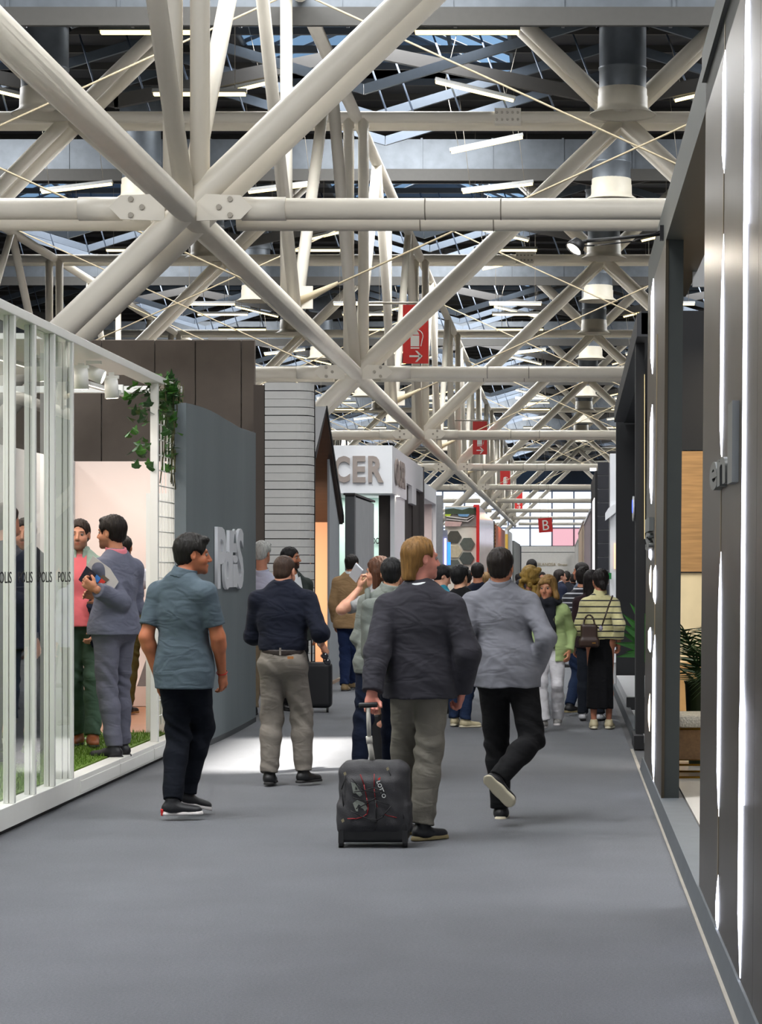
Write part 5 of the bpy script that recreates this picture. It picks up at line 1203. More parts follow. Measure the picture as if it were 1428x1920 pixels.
    if inner: make_top('shirt', 0.012, (0.93 if True else hem) * s, 'long', mat(inner[0], inner[1], rough=0.85, var=0.06, bump=0.15, bscale=300), amp=0.003, jk=False)
    g_top = make_top(nm, o, P[2] + 0.098 * s if tuck else hem, sleeve, tm, opn=(top == 'blazer'), amp={'shirt': 0.0085, 'polo': 0.0035}.get(top, 0.0055))
    # collar
    nd = nrm(hp(0, -0.022, -0.055) - N)
    if collar is not None or top in ('shirt', 'polo', 'jacket', 'blazer'):
        S = Sdf(); nr = 0.062 * s * (0.86 if fem else 1)
        S.cap(N - nd * 0.02, N + nd * 0.10 * s - fc * 0.006, nr + 0.026, nr + 0.013, k=0.01)
        S.cap(N - nd * 0.1, N + nd * 0.2, nr + 0.004, nr + 0.003, k=0.006, sub=True)
        e = N + nd * 0.082 * s; S.clip(e, nd - 0.30 * fc)
        S.clip(N - nd * 0.01, -nd)
        S.box(N + fc * 0.1 + up * 0.02, (0.022, 0.07, 0.09), np.stack([rc, fc, up]), 0.005, k=0.008, sub=True)
        cm = tm if collar is None else mat(collar[0], collar[1], rough=0.8, var=0.04)
        K('collar', S, cm, 0.007 if not low else 0.012)
    # bottoms
    bm_ = botcol if not isinstance(botcol, tuple) else mat(botcol[0], botcol[1], rough=0.9, var=0.14, scale=9, bump=0.3, bscale=380, folds=0.2, spec=0.2)
    if bottom == 'trousers':
        S = Sdf(); to = 0.013 + (0.012 if flare > 0.01 and False else 0)
        S.cap(hips[-1] - up * 0.015, hips[1] - up * 0.015, 0.106 * b * hip + to, 0.106 * b * hip + to, k=0.05, n=fp, q=1.0)
        S.cap(P + up * 0.03, P + up * 0.18 * s, 0.146 * b * hip + to * 0.8, 0.136 * b * hip + to * 0.7, k=0.05, n=fp, q=0.76)
        for sd in (-1, 1):
            D_ = ank[sd] - knee[sd]; e = knee[sd] + D_ * 0.995
            S.cap(hips[sd], knee[sd], 0.092 * b * hip + to, 0.063 * b + to, k=0.03)
            mk = knee[sd] + D_ * 0.32 - fp * 0.01
            S.cap(knee[sd], mk, 0.063 * b + to, 0.060 * b + to, k=0.03)
            S.cap(mk, e + nrm(D_) * 0.05, 0.060 * b + to, (0.047 if not fem else 0.052) * b + to + flare, k=0.03, cut=[(e, D_)])
        S.clip(P + up * (0.105 if (tuck or belt or top == 'blazer') else 0.03) * s, (0, 0, 1))
        S.disp = wrinkle(0.0065, seed=px * 0.21, mode='leg', zr=0.5 * s)
        K('trousers', S, bm_, hcl)
    else:
        S = Sdf(); zh = skirt * s
        S.cap(P + up * 0.03, P + up * 0.16 * s, 0.16 * b * hip, 0.14 * b, k=0.05, n=fp, q=0.8)
        S.cap(P, A3((P[0], P[1], zh)), 0.165 * b * hip, 0.185 * b, k=0.04, n=fp, q=0.85, cut=[(A3((0, 0, zh)), (0, 0, -1))])
        S.disp = lambda x, y, z: (0.006 * np.sin(60 * x + 40 * y) * np.clip((1.0 - z) * 1.4, 0, 1)).astype(np.float32)
        S.clip(A3((0, 0, zh)), (0, 0, -1)); K('skirt', S, bm_, hcl)
    if belt:
        S = Sdf(); c = P + up * 0.085 * s
        S.cap(c - up * 0.06, c + up * 0.08, 0.146 * b * hip + 0.022, 0.142 * b * hip + 0.024, k=0.01, n=fp, q=0.77)
        S.clip(c + up * 0.021, up); S.clip(c - up * 0.021, -up); K('belt', S, mat(belt[0], belt[1], rough=0.45, var=0.1), 0.009)
    # shoes
    sm_ = mat(shoecol[0], shoecol[1], rough=0.5, var=0.12, scale=20, bump=0.1)
    so_ = mat(solecol[0], solecol[1], rough=0.7, var=0.08) if solecol else mat('sole_dark', '1b1a1a', rough=0.7)
    z_ = 0.93 if fem else 1.0
    for sd in (-1, 1):
        f_, u_ = ft[sd]; A_ = ank[sd]; g = s * z_; si = np.cross(f_, u_); Rf = np.stack([si, f_, u_]).astype(np.float32)
        S = Sdf(); bs = A_ - u_ * 0.088 * g
        S.cap(A_ - u_ * 0.045 * g - f_ * 0.032 * g, A_ - u_ * 0.05 * g + f_ * 0.03 * g, 0.037 * g, 0.038 * g, k=0.02)
        S.cap(A_ - u_ * 0.046 * g + f_ * 0.02 * g, A_ - u_ * 0.06 * g + f_ * 0.145 * g, 0.043 * g, 0.04 * g, k=0.03, n=u_, q=0.78)
        S.cap(A_ + u_ * 0.012 * g, A_ - u_ * 0.04 * g, 0.043 * g, 0.046 * g, k=0.025)
        S.clip(bs + u_ * 0.016 * g, -u_)
        S.clip(A_ + u_ * 0.022 * g, u_)
        sho = K('shoe', S, sm_, 0.007 if not low else 0.012)
        S = Sdf()
        S.cap(bs + u_ * 0.0 - f_ * 0.035 * g, bs + f_ * 0.05 * g, 0.041 * g, 0.038 * g, k=0.03); S.cap(bs + f_ * 0.05 * g, bs + f_ * 0.148 * g, 0.04 * g, 0.045 * g, k=0.03)
        S.clip(bs + u_ * (0.03 if solecol else 0.022) * g, u_); S.clip(bs, -u_); K('sole', S, so_, 0.007 if not low else 0.012).parent = sho
    J = dict(P=P, N=N, C=Cc, W=W, sh=sh, el=el, wr=wr, HC=HC, R=R, hs=hs, T=T, root=root, fp=fp, rp=rp, fc=fc, rc=rc, s=s, b=b, knee=knee, ank=ank, ft=ft, hips=hips, hp=hp, K=K)
    return J

# ================================================================= PEOPLE
def stripe_mat(name, base, line, period, width, wob=0.0):
    if name in MATS: return MATS[name]
    m = mat(name, base, rough=0.9, var=0.10, scale=30, bump=0.5, bscale=160, sheen=0.2, folds=0.2); nt = m.node_tree; N, L = nt.nodes, nt.links
    b = N['Principled BSDF']; src = b.inputs['Base Color'].links[0].from_socket
    tc = [n for n in N if n.type == 'TEX_COORD'][0]; sx = N.new('ShaderNodeSeparateXYZ'); L.new(tc.outputs['Object'], sx.inputs[0])
    d = N.new('ShaderNodeMath'); d.operation = 'DIVIDE'; d.inputs[1].default_value = period; L.new(sx.outputs['Z'], d.inputs[0])
    f = N.new('ShaderNodeMath'); f.operation = 'FRACT'; L.new(d.outputs[0], f.inputs[0])
    l = N.new('ShaderNodeMath'); l.operation = 'LESS_THAN'; l.inputs[1].default_value = width / period; L.new(f.outputs[0], l.inputs[0])
    mx = N.new('ShaderNodeMix'); mx.data_type = 'RGBA'; L.new(l.outputs[0], mx.inputs[0]); L.new(src, mx.inputs[6]); mx.inputs[7].default_value = lin(line)
    L.new(mx.outputs[2], b.inputs['Base Color']); return m

HANG = dict(curl=32)
# 1 man in the blue-grey polo
J = person('man in a blue-grey polo shirt and dark jeans turning his head right', 336, 15.4, 1.85, yaw=18, yaw_c=26, yaw_h=72, pitch=2, pel=(345, 1254, 0.05), neck=(341, 1087, 0.0), headp=(361, 1041, 0.03),
    top='polo', sleeve='short', topcol=('polo_blue_grey', '4f5c65'), hem=0.845, botcol=('dark_indigo', '0f131c'), shoecol=('black_trainer', '15161a'), solecol=('white_sole', 'd8d2d0'), hair='thick', haircol='17130f', skin='b9714f', bulk=1.0, hip=0.93, res=0.007,
    arms={-1: (296, 1268, 0.10, (-0.8, -0.6, 0), HANG), 1: (416, 1262, 0.10, (0.5, -0.9, 0.0), dict(curl=35, n=(-0.8, 0.5, 0)))},
    legs={-1: (323, 1502, -0.05, 78, 0), 1: (350, 1484, 0.28, 62, 14)}, stubble=0.25)
o = J['wr'][1]; fd = nrm(o - J['el'][1]); MB().lathe(o - fd * 0.005, [(0.034, -0.004), (0.037, 0), (0.034, 0.004)], 20, axis=tuple(fd)).build('bracelet', mat('red_bracelet', 'c8281e'), J['root'])
f_, u_ = J['ft'][-1]; hb = J['ank'][-1] - f_ * 0.066 - u_ * 0.07
MB().obox(hb, tuple(f_ * 0.008), tuple(np.cross(f_, u_) * 0.03), tuple(u_ * 0.022)).build('heel_tab', mat('red_heel', 'c8201e'), J['root'], 0.006)
# 2 man in the navy shirt
J = person('man in a navy shirt and grey chinos seen from behind, sunglasses in hand', 538, 17.8, 1.73, yaw=6, yaw_c=4, yaw_h=18, pitch=14, pel=(530, 1243, 0), neck=(530, 1106, 0.02), headp=(533, 1073, 0.06),
    top='shirt', sleeve='roll', topcol=('navy_shirt', '0f1424'), tuck=True, belt=('dark_brown_belt', '2a211d'), botcol=('grey_chino', '79736b'), shoecol=('black_leather', '121214'), hair='buzz', haircol='3b2a20', skin='c98f74', bulk=1.14, hip=0.88, res=0.007, stubble=0.5,
    arms={-1: (490, 1200, 0.36, (-0.25, -1, -0.4), HANG), 1: (601, 1206, 0.14, (0.25, -1, -0.1), dict(curl=62, d=(0.35, 0.25, -0.6), n=(-0.9, 0.2, -0.2)))},
    legs={-1: (505, 1449, 0, 2, 0), 1: (569, 1446, 0.05, 38, 0)})
g = J['P'] + A3((0.075, -0.155, 0.045)); MB().obox(g, (0.022, 0.008, 0), (0, 0.003, 0), (0, 0, 0.010)).build('leather_patch', mat('tan_patch', 'a06a3a'), J['root'])
MB().obox(J['P'] + A3((0.095, -0.155, -0.012)), (0.05, 0.02, 0), (0, 0.002, 0), (0, 0, 0.003)).build('back_pocket', mat('pocket_edge', '55514b'), J['root'])
MB().obox(J['P'] + A3((0.0, -0.165, 0.09)), (0.007, 0, 0), (0, 0.004, 0), (0, 0, 0.028)).build('belt_loop', mat('grey_chino', '79736b'), J['root'])
NAVY = J
# 3 man in the charcoal jacket with the trolley
J = person('man in charcoal jacket and grey trousers pulling a wheeled trolley bag', 788, 14.25, 1.81, yaw=6, yaw_c=4, yaw_h=62, pitch=0, pel=(787, 1272, 0.02), neck=(787, 1114, 0.0), headp=(789, 1049, 0.03),
    top='jacket', topcol=('charcoal_jacket', '34333a'), hem=0.845, botcol=('stone_trousers', '77736a'), shoecol=('dark_suede', '1c1d22'), solecol=('tan_sole', '8a7c58'), hair='receding', haircol='7d5a2c', skin='c98474', hip=0.9, bulk=1.10, res=0.007, collar=('white_collar', 'dfe3e4'), flare=0.008,
    arms={-1: (697, 1300, -0.22, (-0.7, -0.6, 0), dict(curl=75, d=(-0.05, -0.25, -0.9), n=(0.2, -0.9, 0.1), ts=(0.95, 0.1, 0))), 1: (866, 1296, 0.05, (0.6, -0.8, 0), dict(curl=60, n=(-0.9, 0.1, 0)))},
    legs={-1: (757, 1538, 0.25, 10, 0), 1: (791, 1547, -0.05, 48, 0)})
SUIT = J
# 4 man in the grey shirt
J = person('man in a light grey shirt and black jeans striding away, one sole lifted', 942, 15.3, 1.75, yaw=0, yaw_c=2, yaw_h=10, pitch=2, pel=(950, 1262, 0), neck=(938, 1108, 0.04), headp=(938, 1065, 0.06),
    top='shirt', topcol=('light_grey_shirt', '777880'), hem=0.86, botcol=('black_jeans', '19191b'), shoecol=('black_canvas', '19191c'), solecol=('cream_sole', 'cfc6ad'), hair='short', haircol='1a120d', skin='b87a5c', bulk=1.08, res=0.007,
    arms={-1: (884, 1252, 0.12, (-0.3, -1, 0), HANG), 1: (1006, 1256, 0.03, (0.5, -0.8, 0), dict(curl=40, d=(-0.35, 0.3, -0.9)))},
    legs={-1: (939, 1512, 0.20, 4, 0), 1: (931, 1462, -0.30, 20, 60, ((0.72, 0.10, -0.69), (0.30, 0.92, 0.30)), (0.75, 0.65, 0.0))})
# 5 woman in the green blazer
J = person('blonde woman in a pale green blazer, dark scarf and white trousers walking this way', 1033, 24.0, 1.61, sex='f', yaw=188, yaw_c=190, yaw_h=200, pitch=4, pel=(1030, 1210, 0), neck=(1030, 1131, 0), headp=(1026, 1103, -0.05),
    top='blazer', topcol=('pale_green_blazer', 'a3b67c'), hem=0.70, inner=('dark_olive_top', '3a3a2a'), botcol=('white_trousers', 'cfcdd0'), shoecol=('silver_trainer', '8a8884'), solecol=('white_sole', 'd8d2d0'), hair='bob', haircol='8d6c3c', skin='b98062', res=0.009, flare=0.012,
    arms={-1: (1066, 1222, -0.06, (0.35, 1, 0), HANG), 1: (1003, 1220, -0.05, (-0.35, 1, 0), HANG)},
    legs={-1: (1045, 1345, 0.10, 184, 0), 1: (1019, 1351, -0.15, 196, 0)})
S = Sdf(); N = J['N']; fc, rc = J['fc'], J['rc']
for i in range(10):
    t = i / 9 * 2 * math.pi; t2 = (i + 1) / 9 * 2 * math.pi; S.cap(N + rc * 0.085 * math.cos(t) + fc * (0.02 + 0.09 * math.sin(t)) + A3((0, 0, 0.015)), N + rc * 0.085 * math.cos(t2) + fc * (0.02 + 0.09 * math.sin(t2)) + A3((0, 0, 0.015)), 0.04, k=0.02)
for sd in (-1, 1): S.cap(N + fc * 0.10 + rc * 0.04 * sd, N + fc * 0.15 + rc * 0.035 * sd - A3((0, 0, 0.36)), 0.045, 0.04, k=0.02, n=fc, q=0.6)
S.disp = wrinkle(0.006, fz=60); J['K']('scarf', S, mat('navy_scarf', '10131c', rough=0.95, bump=0.4, bscale=200), 0.01)
# 6 woman in the striped cream sweater
J = person('dark-haired woman in cream sweater with thin dark stripes and black skirt', 1127, 24.2, 1.66, sex='f', yaw=-4, yaw_c=0, yaw_h=-14, pel=(1125, 1202, 0), neck=(1124, 1119, 0), headp=(1125, 1090, 0.03),
    top='sweater', topmat=stripe_mat('striped_sweater', 'd3cb98', '1c1c24', 0.062, 0.013), hem=0.915, bottom='skirt', skirt=0.235, botcol=('black_skirt', '0d0d10'), shoecol=('cream_trainer', 'b9ad8c'), solecol=('cream_sole', 'cfc6ad'), hair='pony', haircol='160f0e', skin='b0745a', res=0.009, bulk=0.92, collar=('cream_collar', 'd3cb98'),
    arms={-1: (1094, 1190, 0.22, (-0.35, -0.9, -0.2), HANG), 1: (1160, 1206, -0.03, (0.15, -1, 0), HANG)},
    legs={-1: (1113, 1352, 0, -6, 0), 1: (1141, 1352, 0.02, 14, 0)})
SWE = J
# 7-10
person('man in a navy and white striped top and jeans behind the sweater woman', 1084, 26.6, 1.68, yaw=35, yaw_h=20, pel=(1086, 1200, 0), neck=(1089, 1112, 0), headp=(1094, 1084, 0.02), top='sweater', topmat=stripe_mat('navy_white_stripe', '14151f', 'c9cad0', 0.052, 0.014), hem=0.86, botcol=('mid_blue_jeans', '23304a'), shoecol=('dark_trainer', '1d1b1c'), solecol=('tan_sole', '8a7c58'), haircol='18110d', res=0.011, face=False,
    legs={-1: (1068, 1322, -0.1, 70, 0), 1: (1096, 1312, 0.3, 40, 10)})
J = person('woman with long brown hair facing left and holding a phone up', 712, 19.5, 1.73, sex='f', yaw=-70, yaw_c=-60, yaw_h=-72, pel=(712, 1228, 0), neck=(709, 1108, 0), headp=(709, 1074, 0), top='shirt', sleeve='short', topcol=('pale_grey_blouse', '8d8f90'), hem=0.95, bottom='skirt', skirt=0.56, botcol=('black_skirt', '0d0d10'), shoecol=('black_boot', '151517'), hair='long', haircol='4a2c1a', skin='d09a80', res=0.009,
    arms={-1: (674, 1103, -0.2, (-0.5, -0.4, -1), dict(curl=45, d=(0.05, 0.1, 1), n=(0.9, 0.3, 0.1), ts=(0.3, -0.9, 0))), 1: (700, 1215, 0.1, (0.3, 0.9, 0), HANG)},
    legs={-1: (708, 1424, -0.05, -70, 0), 1: (722, 1420, 0.15, -50, 0)})
PH = J
for sd in (-1, 1):
    Sb = Sdf(); k0, a0 = J['knee'][sd], J['ank'][sd]; Sb.cap(k0 + (a0 - k0) * 0.12, a0, 0.066, 0.052, k=0.02); Sb.clip(k0 + (a0 - k0) * 0.12, k0 - a0); J['K']('boot_shaft', Sb, mat('black_boot', '151517', rough=0.4), 0.01)
J = person('black-haired man with a grey green rucksack beside the charcoal jacket', 700, 18.3, 1.70, yaw=4, yaw_h=0, pel=(712, 1240, 0), neck=(728, 1112, 0.03), headp=(734, 1077, 0.06), top='shirt', topcol=('grey_hoodie', '7f857f'), hem=0.82, botcol=('navy_jeans', '151d30'), shoecol=('dark_trainer', '1d1b1c'), hair='short', haircol='0f0f10', skin='d29c7c', res=0.009, face=False,
    arms={-1: (684, 1226, 0.24, (-0.3, -1, -0.2), HANG)}, legs={-1: (672, 1450, -0.1, 0, 0), 1: (730, 1440, 0.35, 8, 10)})
BK = J
J = person('man in a tan jacket and blue jeans with a paper, far left of the aisle', 650, 32.1, 1.80, yaw=14, yaw_h=30, pel=(656, 1166, 0), neck=(657, 1081, 0), headp=(660, 1058, 0.03), top='jacket', topcol=('tan_jacket', 'a3845f'), hem=0.84, botcol=('blue_jeans', '1f2c4c'), shoecol=('suede_tan', '8a7450'), haircol='1d1612', skin='b87a5c', res=0.011, face=False, collar=('white_collar', 'dfe3e4'),
    arms={1: (664, 1180, 0.05, (0.6, -0.8, 0), dict(curl=50))}, legs={-1: (646, 1284, -0.1, 10, 0), 1: (658, 1279, 0.3, 20, 0)})
TAN = J
person('white-haired man in a pale patterned shirt beyond the slate wall', 491, 26.6, 1.87, yaw=8, yaw_h=25, headp=(492, 1038, 0.03), top='shirt', topcol=('pale_lilac_shirt', 'bdbfd2'), botcol=('beige_trousers', '8f8069'), hair='thick', haircol='b9bab6', skin='c48a70', res=0.011, face=False)
person('bearded man in a dark jacket over white tee, in front of slatted tower', 549, 27.6, 1.85, yaw=140, yaw_h=105, headp=(545, 1047, -0.02), top='blazer', topcol=('dark_green_jacket', '333a37'), inner=('white_tee', 'd4d6d8'), botcol=('black_jeans', '19191b'), hair='short', haircol='0f0c0b', skin='a0684a', stubble=0.95, res=0.011)
person('black-haired person in black top, turned-up jeans and cream trainers', 866, 24.6, 1.65, yaw=18, yaw_h=30, headp=(862, 1083, 0.02), neck=(864, 1110, 0), top='tee', sleeve='long', topcol=('black_top', '131416'), botcol=('mid_blue_jeans', '23304a'), shoecol=('cream_trainer', 'b9ad8c'), solecol=('cream_sole', 'cfc6ad'), hair='thick', haircol='0c0b0c', skin='d6a284', res=0.010, face=False, legs={-1: (852, 1346, 0.05, 20, 0), 1: (872, 1349, -0.1, 70, 0)})
person('man in a navy top with short dark hair, beyond the black-haired person', 896, 30.0, 1.71, yaw=0, headp=(895, 1074, 0.03), top='tee', sleeve='long', topcol=('navy_top', '131a2c'), haircol='1c1715', skin='b87a5c', low=True, face=False)
person('young man looking down between charcoal jacket and black-haired person', 828, 27.0, 1.68, yaw=60, yaw_h=75, pitch=25, headp=(829, 1082, 0.03), top='tee', sleeve='long', topcol=('teal_top', '2a7f94'), hair='thick', haircol='120f0f', skin='cf9a80', low=True, face=True)
person('woman with big curly blonde hair seen from behind near the green blazer', 994, 27.5, 1.64, sex='f', yaw=0, headp=(993, 1085, 0.0), top='tee', sleeve='long', topcol=('grey_green_top', '6b6f5e'), hair='curly', haircol='a0803e', skin='c98f74', low=True, face=False)
person('dark-haired man behind the curly blonde woman', 997, 38.0, 1.80, yaw=-10, headp=(996, 1064, 0.0), top='jacket', topcol=('dark_suit', '20222a'), haircol='171311', skin='b87a5c', low=True, face=False)
person('balding man in a navy suit facing right, far down the aisle', 1049, 40.0, 1.66, yaw=70, headp=(1050, 1082, 0.0), top='jacket', topcol=('navy_suit', '1a2034'), hair='receding', haircol='2a2320', skin='d29c84', low=True, collar=('white_collar', 'dfe3e4'))
person('dark-haired man in a grey blue suit facing left, above the striped top', 1092, 33.0, 1.72, yaw=-70, headp=(1088, 1072, 0.0), top='jacket', topcol=('grey_blue_suit', '4f5a6b'), haircol='1d1714', skin='a86e52', low=True)
person('woman with long dark hair just left of the striped sweater woman', 1108, 25.6, 1.63, sex='f', yaw=10, headp=(1109, 1091, 0.0), top='tee', sleeve='long', topcol=('maroon_top', '2a1b1e'), hair='long', haircol='17100f', skin='b87a5c', low=True, face=False, shoecol=('white_trainer', 'c9c9cc'))
FAR = [('person in a black suit far down the aisle, right of the balding man', 1061, 45, 1.62, 'jacket', ('dark_suit', '20222a'), '2b2622', 10), ('person with grey hair farthest down the aisle under the end wall', 1074, 52, 1.56, 'jacket', ('dark_suit', '20222a'), '3a3532', 0),
       ('person in a teal top half hidden by the navy-topped man', 874, 33, 1.64, 'tee', ('teal_top', '2a7f94'), '1b1512', 0), ('fair-haired person right of the navy-topped man', 912, 36, 1.60, 'tee', ('tan_top', '8a7358'), '8a6a42', 0),
       ('person in maroon just right of the grey shirt man, far away', 973, 46, 1.58, 'tee', ('maroon_top', '2a1b1e'), '171112', 0), ('person in a dark coat beside the curly blonde woman, far away', 1016, 50, 1.60, 'jacket', ('dark_suit', '20222a'), '191413', 180),
       ('grey-haired person showing a forehead between the phone woman and charcoal jacket', 745, 25, 1.74, 'shirt', ('pale_lilac_shirt', 'bdbfd2'), '8e8680', 160)]
for (lb, px, Y, H, tp, tc_, hc_, yw) in FAR: person(lb, px, Y, H, yaw=yw, top=tp, topcol=tc_, sleeve='long', haircol=hc_, skin='b98062', low=True, face=False, group=None)
# people inside the white booth
ZB = 0.19
J = person('man in mint blazer over a pink shirt and green trousers in the booth', 158, 19.6, 1.86, z0=ZB, yaw=172, yaw_h=178, pel=(155, 1171, 0), neck=(150, 1045, 0), headp=(149, 1004, -0.03), top='blazer', topcol=('mint_blazer', 'a5b8aa'), inner=('pink_shirt', 'f0757c'), botcol=('bottle_green_trousers', '4a6152'), shoecol=('tan_brogue', '8a4a24'), hair='short', haircol='2a1a12', skin='cf9478', stubble=0.55, res=0.008, belt=('dark_brown_belt', '2a211d'),
    arms={-1: (184, 1180, -0.1, (0.7, 0.6, 0), HANG)}, legs={-1: (174, 1378, -0.15, 165, 0), 1: (146, 1376, 0.05, 185, 0)})
S = Sdf(); a_ = J['wr'][-1]; S.cap(a_ + A3((0.0, -0.06, 0.22)), a_ + A3((0.0, -0.05, -0.10)), 0.075, 0.06, k=0.02, n=(0, 1, 0), q=0.5); S.disp = wrinkle(0.008, fz=50); J['K']('carried_jacket', S, mat('navy_suit', '1a2034'), 0.01)
J = person('man in a grey suit holding brochures, standing at the booth edge', 214, 18.6, 1.89, z0=ZB, yaw=-62, yaw_c=-58, yaw_h=-70, pel=(214, 1178, 0), neck=(219, 1046, 0), headp=(209, 1000, 0), top='jacket', topcol=('blue_grey_suit', '6c6f80'), hem=0.92, botcol=('blue_grey_suit_trousers', '6b6c7a'), shoecol=('black_woven_shoe', '17181d'), hair='thick', haircol='19110d', skin='cf9070', stubble=0.5, res=0.0075, collar=('pink_collar', 'e0808c'),
    arms={-1: (182, 1106, -0.34, (0.6, 0.1, -1), dict(curl=55, d=(-0.8, 0, 0.45), n=(0.3, 0.9, 0.3), ts=(-0.4, 0, 0.9))), 1: (190, 1120, 0.12, (0.6, 0.5, -1), HANG)},
    legs={-1: (213, 1400, -0.10, -82, 0), 1: (229, 1396, 0.15, -70, 0)})
GS = J
person('man in a white shirt and olive trousers with hand on hip, back of the booth', 234, 24.0, 1.80, z0=0.16, yaw=0, yaw_c=6, pel=(232, 1160, 0), neck=(240, 1065, 0), headp=(232, 1028, 0.03), top='shirt', topcol=('white_blue_shirt', 'b9bcc8'), sleeve='roll', tuck=True, belt=('dark_brown_belt', '2a211d'), botcol=('olive_trousers', '5a532c'), shoecol=('black_suede', '16161a'), solecol=('gum_sole', 'a07845'), haircol='1d1612', skin='b0704e', res=0.010, face=False,
    arms={1: (259, 1148, 0.0, (1, -0.2, 0.1), dict(curl=40)), -1: (214, 1150, 0.05, (-0.6, -0.5, 0), HANG)}, legs={1: (239, 1322, 0.1, 20, 0), -1: (226, 1322, -0.05, -8, 0)})
person('man in a navy suit at the left frame edge behind the glass', 6, 17.6, 1.89, z0=ZB, yaw=30, yaw_h=55, headp=(12, 978, 0.03), top='jacket', topcol=('navy_suit', '1a2034'), haircol='2a1a14', skin='c98a70', res=0.011, face=False)
person('man in a dark suit and open blue shirt facing out behind the glass', 46, 18.9, 1.87, z0=ZB, yaw=180, headp=(47, 1003, -0.03), top='blazer', topcol=('dark_suit', '20222a'), inner=('sky_shirt', '8ea0bd'), botcol=('dark_suit_trousers', '1b1d24'), haircol='241811', skin='b98066', stubble=0.5, res=0.010)
person('dark-haired woman in a black top, placed for a reflection in the third glass panel', 96, 20.4, 1.62, sex='f', z0=ZB, yaw=60, headp=(97, 1066, 0), top='tee', sleeve='long', topcol=('black_top', '131416'), hair='bob', haircol='1a1413', skin='b98062', low=True, face=False)  # solid figure added to stand for a head reflected in the glass

# ================================================================= THINGS PEOPLE CARRY
def W(J, p): return Vector([float(q) for q in p]) + J['root'].location
# trolley bag
YT = 13.82; c = at(699, 1590, YT); zf = 0.0
bag = empty('trolley_bag', (c.x, YT, 0), 'dark grey wheeled trolley bag with red piping, white logo and bungee cords', 'suitcase')
wd, dp, z0_, z1_ = 0.425, 0.24, 0.075, 0.495
S = Sdf(); I3 = np.eye(3, dtype=np.float32)
S.box((0, dp / 2, 0.30), (0.205, 0.115, 0.20), I3, 0.07, k=0.03); S.box((0, dp / 2, 0.17), (0.212, 0.12, 0.09), I3, 0.03, k=0.04); S.box((0, 0.01, 0.26), (0.15, 0.04, 0.15), I3, 0.035, k=0.04)
S.disp = lambda x, y, z: (0.003 * np.sin(60 * x + 25 * z) * np.sin(40 * z + 9)).astype(np.float32)
M_bag = mat('charcoal_nylon', '323134', rough=0.65, var=0.15, scale=20, bump=0.4, bscale=260); M_bagb = mat('black_plastic', '101012', rough=0.45)
put('bag_body', np_mesh('bag_body', *S.build(0.008), M_bag), None, bag)
S = Sdf(); S.box((0, dp / 2, 0.09), (0.20, 0.122, 0.06), I3, 0.02, k=0.01); put('base_shell', np_mesh('base_shell', *S.build(0.008), M_bagb), None, bag)
for sd in (-1, 1):
    MB().tube((sd * 0.185 - 0.014, 0.02, 0.026), (sd * 0.185 + 0.014, 0.02, 0.026), 0.026, n=18).build('wheel', M_bagb, bag)
    MB().prism([(sd * 0.17, -0.01, 0.03), (sd * 0.17, 0.06, 0.03), (sd * 0.17, 0.07, 0.10), (sd * 0.17, -0.005, 0.10)], (sd * 0.03, 0, 0)).build('wheel_housing', M_bagb, bag)
hb = Vector((c.x, YT, 0)); gp_ = at(690, 1323, YT + 0.05) - hb; hx = at(687, 1326, YT).x - c.x
MB().tube((-0.01 , dp - 0.06, 0.45), (-0.03, 0.10, 0.62), 0.016, n=14).build('handle_tube', mat('white_tube', 'c9c5bc', rough=0.35), bag)
MB().tube((-0.03, 0.10, 0.62), (gp_.x, gp_.y, gp_.z - 0.01), 0.013, n=14).build('handle_tube', mat('white_tube', 'c9c5bc'), bag)
MB().tube((-0.028, 0.105, 0.60), (-0.031, 0.098, 0.64), 0.019, n=14).build('handle_joint', mat('white_tube', 'c9c5bc'), bag)
MB().tube(gp_ + Vector((-0.055, 0, 0.0)), gp_ + Vector((0.055, 0, 0.006)), 0.016, n=12).build('grip', M_bagb, bag, 0.006)
yf = -0.034
def bp3(x, y, d=0.0):                                       # a mark on the bag front
    p = at(x, y, YT); return Vector((p.x - c.x, yf + d, p.z))
M_pip = mat('red_piping', '8a1c22', rough=0.6); M_cord = mat('black_cord', '121214', rough=0.7); M_print = mat('white_print', 'd9dbd8', rough=0.6); M_gprint = mat('grey_print', '93988f', rough=0.7, var=0.3, scale=60)
MB().path([bp3(x, y, 0.0) for x, y in ((676, 1451), (683, 1470), (688, 1495), (691, 1512), (689, 1525), (680, 1531), (668, 1534), (652, 1534))], 0.0035, 6).build('piping', M_pip, bag)
MB().path([bp3(x, y, 0.004) for x, y in ((702, 1450), (702, 1478), (705, 1505), (712, 1520), (726, 1528), (744, 1532))], 0.003, 6).build('piping', M_pip, bag)
for pts in (((660, 1458), (670, 1470), (684, 1481), (700, 1484), (722, 1484)), ((724, 1486), (702, 1476), (684, 1481), (664, 1484)), ((662, 1494), (684, 1501), (704, 1499), (730, 1508)), ((668, 1515), (688, 1506), (706, 1494)), ((734, 1510), (718, 1530), (706, 1538), (690, 1534)), ((658, 1519), (676, 1528), (700, 1538)), ((705, 1500), (706, 1540), (704, 1556))):
    MB().path([bp3(x, y, -0.006) for x, y in pts], 0.0032, 6).build('bungee_cord', M_cord, bag)
MB().obox(bp3(701, 1537, -0.006), (0.02, 0, 0), (0, 0.008, 0), (0, 0, 0.01)).build('cord_lock', M_bagb, bag, 0.004)
for (x, y) in ((647, 1450), (727, 1441), (643, 1538)): MB().obox(bp3(x, y, 0.012), (0.006, 0, 0.004), (0, 0.004, 0), (-0.003, 0, 0.008)).build('zip_pull', mat('zip_metal', 'a59b7e', metal=0.7), bag)
